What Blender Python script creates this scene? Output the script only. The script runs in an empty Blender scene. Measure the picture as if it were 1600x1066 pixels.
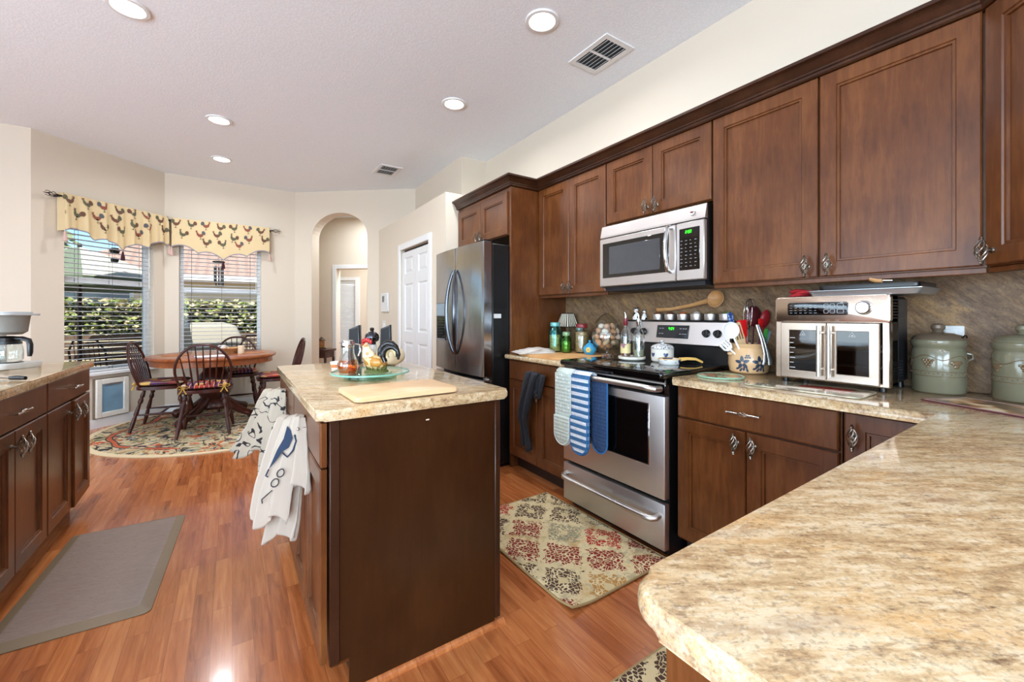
import bpy, bmesh, math, random
from mathutils import Vector, Matrix
random.seed(7)
SC = bpy.context.scene
COL = SC.collection
PI = math.pi
R = math.radians

# ------------------------------------------------------------------ camera, sky, sun, daylight, exposure
cam_d = bpy.data.cameras.new('camera')
cam = bpy.data.objects.new('camera', cam_d); COL.objects.link(cam)
cam.location = (0, 0, 1.205)
cam.rotation_euler = (R(90), 0, -math.atan(437 / 654))
cam_d.sensor_width = 36
cam_d.lens = 654 / 1600 * 36
cam_d.shift_y = -39 / 1600
cam_d.clip_start = 0.02
SC.camera = cam

vs = SC.view_settings
vs.view_transform = 'Standard'; vs.look = 'None'; vs.gamma = 1; vs.use_curve_mapping = False
vs.exposure = 0.0
SC.cycles.transparent_max_bounces = 40
SC.cycles.max_bounces = 10; SC.cycles.diffuse_bounces = 5; SC.cycles.glossy_bounces = 4
SC.cycles.sample_clamp_indirect = 6; SC.cycles.caustics_reflective = False; SC.cycles.caustics_refractive = False
SC.cycles.use_denoising = True

W = bpy.data.worlds.new('sky'); SC.world = W; W.use_nodes = True
wn = W.node_tree
sky = wn.nodes.new('ShaderNodeTexSky'); sky.sky_type = 'NISHITA'
sky.sun_disc = False; sky.sun_elevation = R(48); sky.sun_rotation = R(200)
sky.altitude = 1500; sky.air_density = 1.0; sky.dust_density = 0.0; sky.ozone_density = 4.0
bg = wn.nodes['Background']; bg.inputs['Strength'].default_value = 0.26
wn.links.new(sky.outputs[0], bg.inputs['Color'])

sun_d = bpy.data.lights.new('sun', 'SUN'); sun_d.energy = 12; sun_d.angle = R(0.6); sun_d.color = (1, .95, .87)
sun = bpy.data.objects.new('sun', sun_d); COL.objects.link(sun)
sun.rotation_euler = Vector((.30, .62, -.95)).to_track_quat('-Z', 'Y').to_euler()

def daylight(name, loc, direction, sx, sy, power, color=(.63, .82, 1)):
    d = bpy.data.lights.new(name, 'AREA'); d.shape = 'RECTANGLE'; d.size = sx; d.size_y = sy
    d.energy = power; d.color = color
    o = bpy.data.objects.new(name, d); COL.objects.link(o); o.location = loc
    o.rotation_euler = Vector(direction).to_track_quat('-Z', 'Y').to_euler()
    return o
# daylight of the openings: sliding door of the family room (left), windows behind the camera; the last three are added fill lamps
daylight('daylight_sliding_door', (-4.40, 1.9, 1.25), (1, -.1, 0.6), 2.8, 2.2, 140)
daylight('daylight_rear_window', (-2.4, -3.9, 1.5), (.1, 1, 1.0), 3.2, 1.9, 450)
daylight('daylight_patio_door', (-4.40, -1.8, 1.25), (1, .1, 0.9), 2.5, 2.2, 285)  # added fill at an unseen opening, lifts the ceiling
daylight('hall_fill_lamp', (1.75, 6.71, 2.86), (0, 0, -1), .6, .6, 24, (.88, .95, 1))  # added fill lamp, no known fixture, brightens the hall
daylight('study_fill_lamp', (2.6, 7.4, 2.86), (0, 0, -1), .7, .7, 80, (.88, .95, 1))  # added fill lamp, no known fixture, brightens the far room and blind
LAMP_POWER = 13

# ------------------------------------------------------------------ helpers
def lin(h):
    h = h.lstrip('#')
    out = []
    for i in (0, 2, 4):
        v = int(h[i:i + 2], 16) / 255
        out.append(v / 12.92 if v <= .04045 else ((v + .055) / 1.055) ** 2.4)
    return (*out, 1)

class MB:
    """collects shapes, then links them as ONE mesh object"""
    def __init__(s): s.v = []; s.f = []; s.m = []; s.mi = 0
    def add(s, vs_, fs, M=None):
        n = len(s.v)
        for p in vs_:
            p = Vector(p)
            s.v.append(M @ p if M is not None else p)
        for f in fs:
            s.f.append([i + n for i in f]); s.m.append(s.mi)
        return s
    def from_bm(s, bm, M=None):
        bm.verts.index_update()
        s.add([v.co.copy() for v in bm.verts], [[v.index for v in f.verts] for f in bm.faces], M); bm.free(); return s
    def box(s, x0, y0, z0, x1, y1, z1, b=0, M=None, seg=1):
        x0, x1 = min(x0, x1), max(x0, x1); y0, y1 = min(y0, y1), max(y0, y1); z0, z1 = min(z0, z1), max(z0, z1)
        vs_ = [(x, y, z) for x in (x0, x1) for y in (y0, y1) for z in (z0, z1)]
        fs = [(0, 1, 3, 2), (4, 6, 7, 5), (0, 4, 5, 1), (2, 3, 7, 6), (0, 2, 6, 4), (1, 5, 7, 3)]
        if not b: return s.add(vs_, fs, M)
        bm = bmesh.new(); q = [bm.verts.new(v) for v in vs_]
        for f in fs: bm.faces.new([q[i] for i in f])
        b = min(b, .49 * min(x1 - x0, y1 - y0, z1 - z0))
        bmesh.ops.bevel(bm, geom=bm.edges[:], offset=b, segments=seg, profile=.5, affect='EDGES')
        return s.from_bm(bm, M)
    def prism(s, poly, z0, z1, b=0, seg=2, M=None, bottom=True):
        bm = bmesh.new(); n = len(poly)
        lo = [bm.verts.new((x, y, z0)) for x, y in poly]; hi = [bm.verts.new((x, y, z1)) for x, y in poly]
        bm.faces.new(lo[::-1]); bm.faces.new(hi)
        for i in range(n): bm.faces.new((lo[i], lo[(i + 1) % n], hi[(i + 1) % n], hi[i]))
        if b:
            e = [ed for ed in bm.edges if abs(ed.verts[0].co.z - ed.verts[1].co.z) < 1e-6 and (bottom or ed.verts[0].co.z > (z0 + z1) / 2)]
            bmesh.ops.bevel(bm, geom=e, offset=b, segments=seg, profile=.5, affect='EDGES')
        bmesh.ops.recalc_face_normals(bm, faces=bm.faces[:])
        return s.from_bm(bm, M)
    def lathe(s, prof, n=24, M=None, c=(0, 0, 0)):
        c = Vector(c); vs_ = []; fs = []; rings = []
        for r, z in prof:
            if r < 1e-6: rings.append([len(vs_)]); vs_.append(c + Vector((0, 0, z)))
            else:
                rings.append(list(range(len(vs_), len(vs_) + n)))
                vs_ += [c + Vector((r * math.cos(2 * PI * i / n), r * math.sin(2 * PI * i / n), z)) for i in range(n)]
        for a, b in zip(rings, rings[1:]):
            for i in range(n):
                j = (i + 1) % n
                if len(a) == 1 and len(b) == 1: continue
                if len(a) == 1: fs.append((a[0], b[j], b[i]))
                elif len(b) == 1: fs.append((a[i], a[j], b[0]))
                else: fs.append((a[i], a[j], b[j], b[i]))
        return s.add(vs_, fs, M)
    def cyl(s, p, q, r, n=16, r2=None):
        return s.tube([p, q], [r, r if r2 is None else r2], n)
    def tube(s, pts, r, n=8, closed=False, flat=None):
        pts = [Vector(p) for p in pts]; m = len(pts)
        rr = r if isinstance(r, list) else [r] * m
        tan = []
        for i in range(m):
            a = pts[(i - 1) % m] if (closed or i > 0) else pts[0]
            b = pts[(i + 1) % m] if (closed or i < m - 1) else pts[-1]
            tan.append((b - a).normalized() if (b - a).length > 1e-9 else Vector((0, 0, 1)))
        u = tan[0].orthogonal().normalized()
        if flat is not None:
            u = Vector(flat); u = (u - tan[0] * u.dot(tan[0])).normalized()
        vs_ = []; fs = []
        for i in range(m):
            u = (u - tan[i] * u.dot(tan[i]))
            u = u.normalized() if u.length > 1e-6 else tan[i].orthogonal().normalized()
            w = tan[i].cross(u)
            ra, rb = rr[i] if isinstance(rr[i], (list, tuple)) else (rr[i], rr[i])
            for k in range(n):
                a = 2 * PI * (k + .5) / n
                vs_.append(pts[i] + u * (ra * math.cos(a)) + w * (rb * math.sin(a)))
        for i in range(m if closed else m - 1):
            for k in range(n):
                a, b = i * n, ((i + 1) % m) * n
                fs.append((a + k, a + (k + 1) % n, b + (k + 1) % n, b + k))
        if not closed: fs += [list(range(n))[::-1], list(range((m - 1) * n, m * n))]
        return s.add(vs_, fs)
    def ball(s, c, r, u=16, v=10, M=None):
        r = r if isinstance(r, (list, tuple)) else (r, r, r)
        T = Matrix.Translation(Vector(c)) @ Matrix.Diagonal((*r, 1))
        if M is not None: T = M @ T
        prof = [(math.sin(PI * i / v), -math.cos(PI * i / v)) for i in range(v + 1)]
        prof[0] = (0, -1); prof[-1] = (0, 1)
        return s.lathe(prof, u, T)
    def surf(s, fn, nu, nv, wrap=False):
        vs_ = [fn(i / nu, j / nv) for i in range(nu + (0 if wrap else 1)) for j in range(nv + 1)]
        k = nv + 1; N = nu if wrap else nu + 1
        fs = [(i * k + j, ((i + 1) % N) * k + j, ((i + 1) % N) * k + j + 1, i * k + j + 1) for i in range(nu) for j in range(nv)]
        return s.add(vs_, fs)
    def loops(s, L, cap0=True, cap1=True, M=None):
        vs_ = [p for l in L for p in l]; n = len(L[0]); fs = []
        for i in range(len(L) - 1):
            for k in range(n):
                a, b = i * n, (i + 1) * n
                fs.append((a + k, a + (k + 1) % n, b + (k + 1) % n, b + k))
        if cap0: fs.append(list(range(n))[::-1])
        if cap1: fs.append(list(range((len(L) - 1) * n, len(L) * n)))
        return s.add(vs_, fs, M)
    def mat(s, i): s.mi = i; return s
    def build(s, name, mats, parent=None, loc=None, rz=0, sm=38, solid=0, sub=0, label=None, rot=None):
        vv = s.v
        if parent is None and loc is None:
            xs = [p.x for p in vv]; ys = [p.y for p in vv]; zs = [p.z for p in vv]
            o0 = Vector(((min(xs) + max(xs)) / 2, (min(ys) + max(ys)) / 2, min(zs)))
            vv = [p - o0 for p in vv]; loc = o0
        me = bpy.data.meshes.new(name); me.from_pydata([tuple(p) for p in vv], [], s.f)
        mats = mats if isinstance(mats, (list, tuple)) else [mats]
        for m in mats: me.materials.append(m)
        me.polygons.foreach_set('material_index', s.m)
        bm = bmesh.new(); bm.from_mesh(me)
        bmesh.ops.remove_doubles(bm, verts=bm.verts[:], dist=1e-5)
        bmesh.ops.recalc_face_normals(bm, faces=bm.faces[:])
        if sm:
            for e in bm.edges: e.smooth = len(e.link_faces) != 2 or e.calc_face_angle(0) < R(sm)
        for f in bm.faces: f.smooth = bool(sm)
        bm.to_mesh(me); bm.free(); me.update()
        o = bpy.data.objects.new(name, me); COL.objects.link(o)
        if parent is not None: o.parent = parent
        if loc is not None: o.location = loc
        o.rotation_euler = rot if rot is not None else (0, 0, rz)
        if solid:
            md = o.modifiers.new('thickness', 'SOLIDIFY'); md.thickness = solid; md.offset = 0
        if sub:
            md = o.modifiers.new('smooth', 'SUBSURF'); md.levels = sub; md.render_levels = sub
        if label: o['label'] = label
        return o

def tag(o, label, cat, group=None):
    o['label'] = label; o['category'] = cat
    if group: o['group'] = group
    return o
def struct(o, label=None):
    o['kind'] = 'structure'
    if label: o['label'] = label
    return o
def thing(name, label, cat, loc=(0, 0, 0), rz=0, group=None):
    o = bpy.data.objects.new(name, None); COL.objects.link(o)
    o.location = loc; o.rotation_euler = (0, 0, rz); o.empty_display_size = .05
    return tag(o, label, cat, group)
def inst(name, src, parent, loc, rot=(0, 0, 0), scale=(1, 1, 1)):
    o = bpy.data.objects.new(name, src.data if hasattr(src, 'data') else src); COL.objects.link(o)
    o.parent = parent; o.location = loc; o.rotation_euler = rot; o.scale = scale
    return o
def copy_tree(o, parent=None, first=True):
    c_ = o.copy(); COL.objects.link(c_)
    if not first: c_.parent = parent
    for ch in list(o.children): copy_tree(ch, c_, False)
    return c_
def rpoly(pts, r, seg=5):
    """polygon with rounded corners; r number or list"""
    out = []; n = len(pts)
    for i in range(n):
        rr = r[i] if isinstance(r, (list, tuple)) else r
        p, a, b = Vector(pts[i]), Vector(pts[i - 1]), Vector(pts[(i + 1) % n])
        if rr <= 0: out.append(tuple(p)); continue
        da, db = (a - p).normalized(), (b - p).normalized()
        p0, p1 = p + da * rr, p + db * rr
        for k in range(seg + 1):
            t = k / seg
            q = p0 * (1 - t) ** 2 + p * (2 * t * (1 - t)) + p1 * t ** 2
            out.append(tuple(q))
    return out
def circle(r, n=32, c=(0, 0), ry=None):
    return [(c[0] + r * math.cos(2 * PI * i / n), c[1] + (ry or r) * math.sin(2 * PI * i / n)) for i in range(n)]
def rectp(x0, y0, x1, y1): return [(x0, y0), (x1, y0), (x1, y1), (x0, y1)]
def FR(loc, rz): return Matrix.Translation(Vector(loc)) @ Matrix.Rotation(rz, 4, 'Z')
RX90 = Matrix.Rotation(PI / 2, 4, 'X')   # maps (x,y,z)->(x,-z,y): a flat xy outline stands up in xz, extruded towards -y

# ------------------------------------------------------------------ materials
class NT:
    def __init__(s, name):
        s.m = bpy.data.materials.new(name); s.m.use_nodes = True; s.t = s.m.node_tree
        s.b = s.t.nodes['Principled BSDF']; s.out = s.t.nodes['Material Output']
    def n(s, typ, ins=None, **props):
        nd = s.t.nodes.new(typ)
        for k, v in props.items(): setattr(nd, k, v)
        for k, v in (ins or {}).items(): s.set(nd.inputs[k], v)
        return nd
    def set(s, sock, v):
        if isinstance(v, bpy.types.NodeSocket): s.t.links.new(v, sock)
        else: sock.default_value = v
    def obj(s, scale=(1, 1, 1), rot=(0, 0, 0), loc=(0, 0, 0), geo=False):
        if geo: src = s.n('ShaderNodeNewGeometry').outputs['Position']
        else: src = s.n('ShaderNodeTexCoord').outputs['Object']
        return s.n('ShaderNodeMapping', {'Vector': src, 'Scale': scale, 'Rotation': rot, 'Location': loc}).outputs[0]
    def noise(s, vec, scale, detail=4, rough=.55, dist=0):
        return s.n('ShaderNodeTexNoise', {'Vector': vec, 'Scale': scale, 'Detail': detail, 'Roughness': rough, 'Distortion': dist}).outputs[0]
    def voro(s, vec, scale, feature='F1', rnd_=1):
        return s.n('ShaderNodeTexVoronoi', {'Vector': vec, 'Scale': scale, 'Randomness': rnd_}, feature=feature)
    def ramp(s, fac, stops, interp='LINEAR'):
        nd = s.n('ShaderNodeValToRGB', {'Fac': fac}); cr = nd.color_ramp; cr.interpolation = interp
        while len(cr.elements) < len(stops): cr.elements.new(.5)
        for e, (p, c_) in zip(cr.elements, stops):
            e.position = p; e.color = lin(c_) if isinstance(c_, str) else (c_, c_, c_, 1)
        return nd.outputs[0]
    def math(s, op, a, b=0, clamp=False):
        return s.n('ShaderNodeMath', {0: a, 1: b}, operation=op, use_clamp=clamp).outputs[0]
    def vmath(s, op, a, b=(0, 0, 0)):
        return s.n('ShaderNodeVectorMath', {0: a, 1: b}, operation=op).outputs[0]
    def sep(s, v): return s.n('ShaderNodeSeparateXYZ', {0: v}).outputs
    def mix(s, fac, a, b, blend='MIX'):
        nd = s.n('ShaderNodeMix', {0: fac}, data_type='RGBA', blend_type=blend)
        s.set(nd.inputs[6], lin(a) if isinstance(a, str) else a); s.set(nd.inputs[7], lin(b) if isinstance(b, str) else b)
        return nd.outputs[2]
    def bump(s, h, strength=.3, dist=.01):
        s.t.links.new(s.n('ShaderNodeBump', {'Height': h, 'Strength': strength, 'Distance': dist}).outputs[0], s.b.inputs['Normal']); return s
    def fin(s, color=None, rough=.5, metal=0, spec=None, coat=0, **kw):
        if color is not None: s.set(s.b.inputs['Base Color'], lin(color) if isinstance(color, str) else color)
        s.set(s.b.inputs['Roughness'], rough); s.set(s.b.inputs['Metallic'], metal)
        if spec is not None: s.b.inputs['Specular IOR Level'].default_value = spec
        if coat: s.b.inputs['Coat Weight'].default_value = coat; s.b.inputs['Coat Roughness'].default_value = .08
        for k, v in kw.items(): s.set(s.b.inputs[k.replace('_', ' ')], v)
        return s.m
PM = {}
def plain(color, rough=.5, metal=0, var=.10, scale=30, **kw):
    """plain surface with slight procedural mottling"""
    key = (color, rough, metal, var, scale, tuple(kw.items()))
    if key not in PM:
        t = NT('surface_' + color.strip('#')); c_ = lin(color)
        nz = t.noise(t.obj(), scale, 3)
        lo = tuple(x * (1 - var) for x in c_[:3]) + (1,); hi = tuple(min(1, x * (1 + var)) for x in c_[:3]) + (1,)
        PM[key] = t.fin(t.mix(nz, lo, hi), rough, metal, **kw)
    return PM[key]
def glow(name, color, strength):
    t = NT(name); return t.fin(color, .5, Emission_Color=lin(color), Emission_Strength=strength)
def glass(name, color='#ffffff', rough=.02, refl=1.0, sheen='#ffffff'):
    """clear glass: lets light straight through, tinted, with a fresnel reflection"""
    t = NT(name); nd = t.t.nodes
    tr = t.n('ShaderNodeBsdfTransparent', {'Color': lin(color)}); gl = t.n('ShaderNodeBsdfGlossy', {'Roughness': rough, 'Color': lin(sheen)})
    fc = t.n('ShaderNodeLayerWeight', {'Blend': .5}).outputs['Facing']
    fac = t.math('MULTIPLY', t.math('ADD', t.math('MULTIPLY', t.math('POWER', fc, 3.2), .85), .04), refl, True)
    mx = t.n('ShaderNodeMixShader', {0: fac, 1: tr.outputs[0], 2: gl.outputs[0]})
    t.t.links.new(mx.outputs[0], t.out.inputs[0]); nd.remove(t.b)
    return t.m

def wood(name, dark, mid, light, rough=.29, grain=1.0, axis='z', coat=.0, spec=.42):
    t = NT(name)
    sc = {'z': (1, 1, .12), 'x': (.12, 1, 1), 'y': (1, .12, 1)}[axis]
    v = t.obj(sc)
    blot = t.noise(t.obj((1, 1, .6)), 5, 4, .6)
    fine = t.noise(v, 70 * grain, 5, .6, .4)
    f = t.math('ADD', t.math('MULTIPLY', blot, .62), t.math('MULTIPLY', fine, .38))
    col = t.ramp(f, [(.34, dark), (.5, mid), (.68, light)])
    t.bump(fine, .04, .002)
    return t.fin(col, rough, coat=coat, spec=spec)
M_CAB = wood('cabinet_wood', '#47240d', '#5b3216', '#734623')
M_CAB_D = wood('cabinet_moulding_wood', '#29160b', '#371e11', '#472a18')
M_KICK = plain('#2a1710', .5)
M_INSIDE = plain('#160e0a', .7)
M_DARKWOOD = wood('dark_cherry_wood', '#2c120d', '#3d1a12', '#5a2a1c', .3)
M_TABLE = wood('table_oak', '#7a3f20', '#97552d', '#b5733f', .25, .7, 'x')
M_MAPLE = wood('maple_board', '#d3a878', '#dfb98c', '#e9c89f', .45, .8, 'x', 0)
M_BOARD = wood('butcher_board', '#b98450', '#cd9c66', '#ddb27d', .4, .8, 'y', 0)
M_SPOON = wood('spoon_wood', '#a06f42', '#bb8a58', '#cfa474', .5, 1, 'y', 0)
M_PALEWOOD = wood('pale_spoon_wood', '#b89468', '#cdaa7e', '#dcbd94', .5, 1, 'z', 0)

def granite(name, streak, sc=1.0, rough=.09, dark=False, cols=('#7d6450', '#a68863', '#c6ab82', '#d8c6a6', '#cdad7c')):
    t = NT(name); v0 = t.obj(geo=True)
    # streaks run across the slab
    vr = t.n('ShaderNodeMapping', {'Vector': v0, 'Rotation': streak}).outputs[0]
    v = t.n('ShaderNodeMapping', {'Vector': vr, 'Scale': (.42 * sc, 1.5 * sc, 1.4 * sc)}).outputs[0]
    big = t.noise(v, 3.2, 5, .62, .7)
    mid = t.noise(v, 40, 6, .78, 0)
    f = t.math('ADD', t.math('MULTIPLY', big, .36), t.math('MULTIPLY', mid, .64))
    col = t.ramp(f, [(.33, cols[0]), (.42, cols[1]), (.5, cols[2]), (.58, cols[3]), (.70, cols[4])])
    gold = t.noise(v, 8, 6, .68, .6)
    col = t.mix(t.ramp(gold, [(.54, 0.0), (.70, .6)]), col, '#d2a262')
    ash = t.noise(v, 9, 6, .7, .5)
    col = t.mix(t.ramp(ash, [(.55, 0.0), (.72, .6)]), col, '#8f7b6b')
    speck = t.noise(t.n('ShaderNodeMapping', {'Vector': vr, 'Scale': (.36, 1, .8)}).outputs[0], 85, 4, .75)
    col = t.mix(t.ramp(speck, [(.56, 0.0), (.72, .8)]), col, '#6b4f3d')
    gr_ = t.noise(v0, 150, 3, .6)
    col = t.mix(1.0, col, t.ramp(gr_, [(.36, .72), (.47, 1.0)]), 'MULTIPLY')
    if dark: col = t.mix(.22, col, '#3d3028')  # shade on the splashback mixed into the stone colour
    fleck = t.noise(v0, 130, 2, .6)
    col = t.mix(t.ramp(fleck, [(.60, 0.0), (.72, 0.0 if dark else .3)]), col, '#efe2c8')
    return t.fin(col, rough, coat=0 if dark else .1, spec=.2 if dark else .5)
M_GRANITE = granite('granite_worktop', (0, 0, R(32)))
M_SPLASH_SHADED = granite('granite_splashback_shaded', (R(-40), 0, R(90)), 1.1, .36, True, ('#54402f', '#725740', '#8a6d50', '#a08463', '#85633f'))  # worktop granite again, with under-cabinet shade put into its colours

def floor_mat():
    t = NT('cherry_laminate')
    v = t.obj(geo=True); rot = t.n('ShaderNodeMapping', {'Vector': v, 'Rotation': (0, 0, R(90))}).outputs[0]
    br = t.n('ShaderNodeTexBrick', {'Vector': rot, 'Scale': 1, 'Mortar Size': .0007, 'Brick Width': .42, 'Row Height': .066,
             'Bias': 0.0, 'Color1': (0, 0, 0, 1), 'Color2': (1, 1, 1, 1), 'Mortar': (.5, .5, .5, 1)}, offset=.37)
    tone = br.outputs[0]
    gv = t.n('ShaderNodeMapping', {'Vector': v, 'Scale': (1, .07, 1)}).outputs[0]
    gr = t.noise(t.vmath('ADD', gv, t.vmath('MULTIPLY', tone, (7, 3, 0))), 42, 6, .65, .6)
    f = t.math('ADD', t.math('MULTIPLY', t.sep(tone)[0], .22), t.math('MULTIPLY', gr, .78))
    col = t.ramp(f, [(.25, '#7d4122'), (.42, '#a25b30'), (.58, '#b86f3e'), (.8, '#cd8852')])
    col = t.mix(t.math('MULTIPLY', br.outputs['Fac'], .55), col, '#4a1d0f')
    t.bump(gr, .03, .002)
    return t.fin(col, .2, coat=.3)
M_FLOOR = floor_mat()

def wall_mat(name, color, bump=.08):
    t = NT(name); v = t.obj(geo=True)
    nz = t.noise(v, 160, 3, .6); c_ = lin(color)
    t.bump(nz, bump, .004)
    big = t.noise(v, 1.3, 2)
    return t.fin(t.mix(big, tuple(x * .97 for x in c_[:3]) + (1,), c_), .75)
M_WALL = wall_mat('beige_wall_paint', '#d4c7b5')
def ceil_mat():
    t = NT('knockdown_ceiling'); v = t.obj(geo=True)
    nz = t.noise(v, 80, 5, .6); k = t.ramp(nz, [(.44, 0.0), (.56, 1.0)])
    t.bump(k, .16, .005)
    return t.fin(t.mix(k, '#e8edf3', '#eef3f9'), .85)
M_CEIL = ceil_mat()
M_TRIM = plain('#e0e0df', .4, var=.02)
M_WHITE = plain('#d8d8d7', .45, var=.03)
M_SLAT = plain('#e4e6ea', .4, var=.02)

def steel(name, color='#b9b6b2', rough=.28, axis=(1, 1, 60)):
    t = NT(name); g = t.noise(t.obj(axis), 12, 3, .6)
    smudge = t.noise(t.obj(), 7, 4, .6)
    r_ = t.math('ADD', rough - .08, t.math('MULTIPLY', smudge, .18))
    t.bump(g, .03, .001)
    c_ = lin(color)
    return t.fin(t.mix(g, tuple(x * .9 for x in c_[:3]) + (1,), c_), r_, 1)
M_STEEL = steel('brushed_steel', '#d2cdca', .40)
M_STEEL_H = steel('handle_steel', '#cfccc8', .32, (1, 1, 1))
def wavy_steel():
    t = NT('dark_stainless'); w_ = t.noise(t.obj((1, 1, .25)), 9, 2, .5, .6)
    t.bump(w_, .12, .012)
    return t.fin(t.mix(w_, '#a3a6ac', '#b5b7bc'), .17, 1)
M_BSTEEL = wavy_steel(); M_DHANDLE = plain('#55575c', .2, 1)
M_PEWTER = plain('#8f877c', .3, 1, var=.25, scale=90)
M_NICKEL = plain('#b8b2a8', .25, 1)
M_CHROME = plain('#cfd0d2', .12, 1)
M_BLACK = plain('#0c0c0d', .3)
M_BLACKGLASS = plain('#050506', .04, var=.02, coat=.5)
M_MATBLACK = plain('#17171a', .6)
M_GREY = plain('#6f7174', .5)
M_GLASS = glass('clear_glass', '#f7faf9', .02, 1.5)
M_PANE = glass('window_glass', '#f6fbfa', .01, .12)
M_IRON = plain('#2b2320', .45, .6)
# ------------------------------------------------------------------ room shell
ZC = 2.99
A_, B_, C_, D_ = (-1.59, 5.84), (-.70, 6.73), (.75, 6.76), (2.13, 5.62)
def frame_of(p, q):
    return math.hypot(q[0] - p[0], q[1] - p[1]), math.atan2(q[1] - p[1], q[0] - p[0])
def wall_seg(name, p, q, th=.13, holes=(), z1=None, z0=0, mat=None, ext=(0, 0)):
    L, a = frame_of(p, q); z1 = z1 or ZC; mb = MB(); x = -ext[0]
    for (h0, h1, za, zb) in holes:
        mb.box(x, 0, z0, h0, th, z1)
        if za > z0: mb.box(h0, 0, z0, h1, th, za)
        if zb < z1: mb.box(h0, 0, zb, h1, th, z1)
        x = h1
    mb.box(x, 0, z0, L + ext[1], th, z1)
    return struct(mb.build(name, mat or M_WALL, loc=(p[0], p[1], 0), rz=a, sm=0))

fl = MB().prism([(-4.7, -4.2), (2.7, -4.2), (2.7, 5.5), (6.0, 6.0), (6.0, 11), (1.2, 10.3), (.3, 7.15), (-.8, 6.95), (-1.75, 6.0), (-4.7, 6.0)], -.06, 0)
struct(fl.build('floor', M_FLOOR, sm=0))
cl = MB().prism([(-4.7, -4.2), (2.65, -4.2), (2.65, 4.3), (2.3, 4.4), (2.3, 5.75), (.82, 6.95), (-.78, 6.92), (-1.70, 6.02), (-4.7, 6.02)], ZC, ZC + .12)
struct(cl.build('ceiling', M_CEIL, sm=0))
wall_seg('wall_nook', (-4.5, 5.84), A_)
wall_seg('wall_bay', A_, B_, holes=[(.255, 1.13, .60, 2.28)], ext=(.0, .06))
wall_seg('wall_back', B_, C_, holes=[(.14, 1.03, .60, 2.28)], ext=(.0, .05))
# arched wall to the hall
La, aa = frame_of(C_, D_)
arc = [(.256, 0), (0, 0), (-.02, ZC), (La + .1, ZC), (La + .1, 0), (1.09, 0)]
arc = [(-.02, 0), (-.02, ZC), (La + .08, ZC), (La + .08, 0), (1.09, 0)] + \
      [(.673 + .417 * math.cos(t), 2.33 + .35 * math.sin(t)) for t in [PI * k / 20 for k in range(21)]] + [(.256, 0)]
struct(MB().prism(arc, -.19, 0, M=RX90).build('wall_arch', M_WALL, loc=(C_[0], C_[1], 0), rz=aa, sm=0))
wall_seg('wall_step', D_, (2.13, 4.2), ext=(0, .0), z0=2.3)
wall_seg('wall_return', (2.26, 4.2), (2.445, 4.2), z0=2.3)
wall_seg('wall_range', (2.445, 4.3), (2.445, -4.0))
struct(MB().box(1.84, -.46, 0, 2.445, -.34, ZC).build('wall_corner', M_WALL, sm=0))
# pantry box
L, a = frame_of((1.72, 6.1), (1.72, 3.73))
wall_seg('wall_pantry', (1.72, 6.02), (1.72, 3.73), .10, holes=[(6.02 - 5.02, 6.02 - 4.13, 0, 2.005)], z1=2.41)
wall_seg('wall_pantry_end', (1.72, 3.73), (2.445, 3.73), .10, z1=2.41, ext=(-.1, 0))
struct(MB().box(1.82, 3.83, 2.33, 2.44, 5.9, 2.41).build('ceiling_pantry', M_WALL, sm=0))
# walls behind and beside the camera with their openings
wall_seg('wall_left', (-4.5, -4.0), (-4.5, 5.84), holes=[(.95, 3.45, 0, 2.35), (4.5, 7.3, 0, 2.35)])  # first opening is added for the ceiling fill light
wall_seg('wall_rear', (2.445, -4.0), (-4.5, -4.0), holes=[(3.2, 6.5, .55, 2.45)])

def casing(mb, x0, x1, z1, w=.07, th=.018):
    """door casing around an opening, in wall coordinates (y<0 is the room side)"""
    mb.box(x0 - w, -th, 0, x0, 0, z1 + w, .004); mb.box(x1, -th, 0, x1 + w, 0, z1 + w, .004); mb.box(x0, -th, z1, x1, 0, z1 + w, .004)
    return mb
def base_run(name, p, q, gaps=()):
    L, a = frame_of(p, q); mb = MB(); x = 0
    for g0, g1 in list(gaps) + [(L, L)]:
        if g0 > x: mb.box(x, -.014, 0, g0, 0, .085); mb.box(x, -.009, .085, g0, 0, .1)
        x = g1
    return struct(mb.build(name, M_TRIM, loc=(p[0], p[1], 0), rz=a, sm=0))
base_run('baseboard_nook', (-4.5, 5.84), A_)
base_run('baseboard_bay', A_, B_)
base_run('baseboard_back', B_, C_)
base_run('baseboard_arch', C_, D_, [(.256, 1.09)])
base_run('baseboard_pantry', (1.72, 5.95), (1.72, 3.73), [(.86, 1.89)])

# ---- bifold pantry door
pd = bpy.data.objects.new('door_1', None); COL.objects.link(pd); pd.location = (1.72, 6.02, 0); pd.rotation_euler = (0, 0, R(-90)); pd['kind'] = 'structure'
casing(MB(), 1.0, 1.89, 2.005).build('trim', M_TRIM, pd, sm=0)
def six_panel(mb, x0, x1, z0, z1, y):
    """one leaf: stiles and rails with three sunk, raised-centre panels"""
    th = .03; c0, c1 = x0 + .085, x1 - .085; rows = [(z0 + (z1 - z0) * p0, z0 + (z1 - z0) * p1) for p0, p1 in ((.09, .45), (.515, .805), (.865, .965))]
    mb.box(x0, y, z0, c0, y + th, z1); mb.box(c1, y, z0, x1, y + th, z1); zz = z0
    for a0, a1 in rows + [(z1, z1)]: mb.box(c0, y, zz, c1, y + th, a0); zz = a1
    for a0, a1 in rows:
        R_ = lambda i, d: [Vector((c0 + i, y + d, a0 + i)), Vector((c1 - i, y + d, a0 + i)), Vector((c1 - i, y + d, a1 - i)), Vector((c0 + i, y + d, a1 - i))]
        mb.loops([R_(0, 0), R_(.012, .013), R_(.022, .013), R_(.045, .003)], cap0=False)
    return mb
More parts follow.
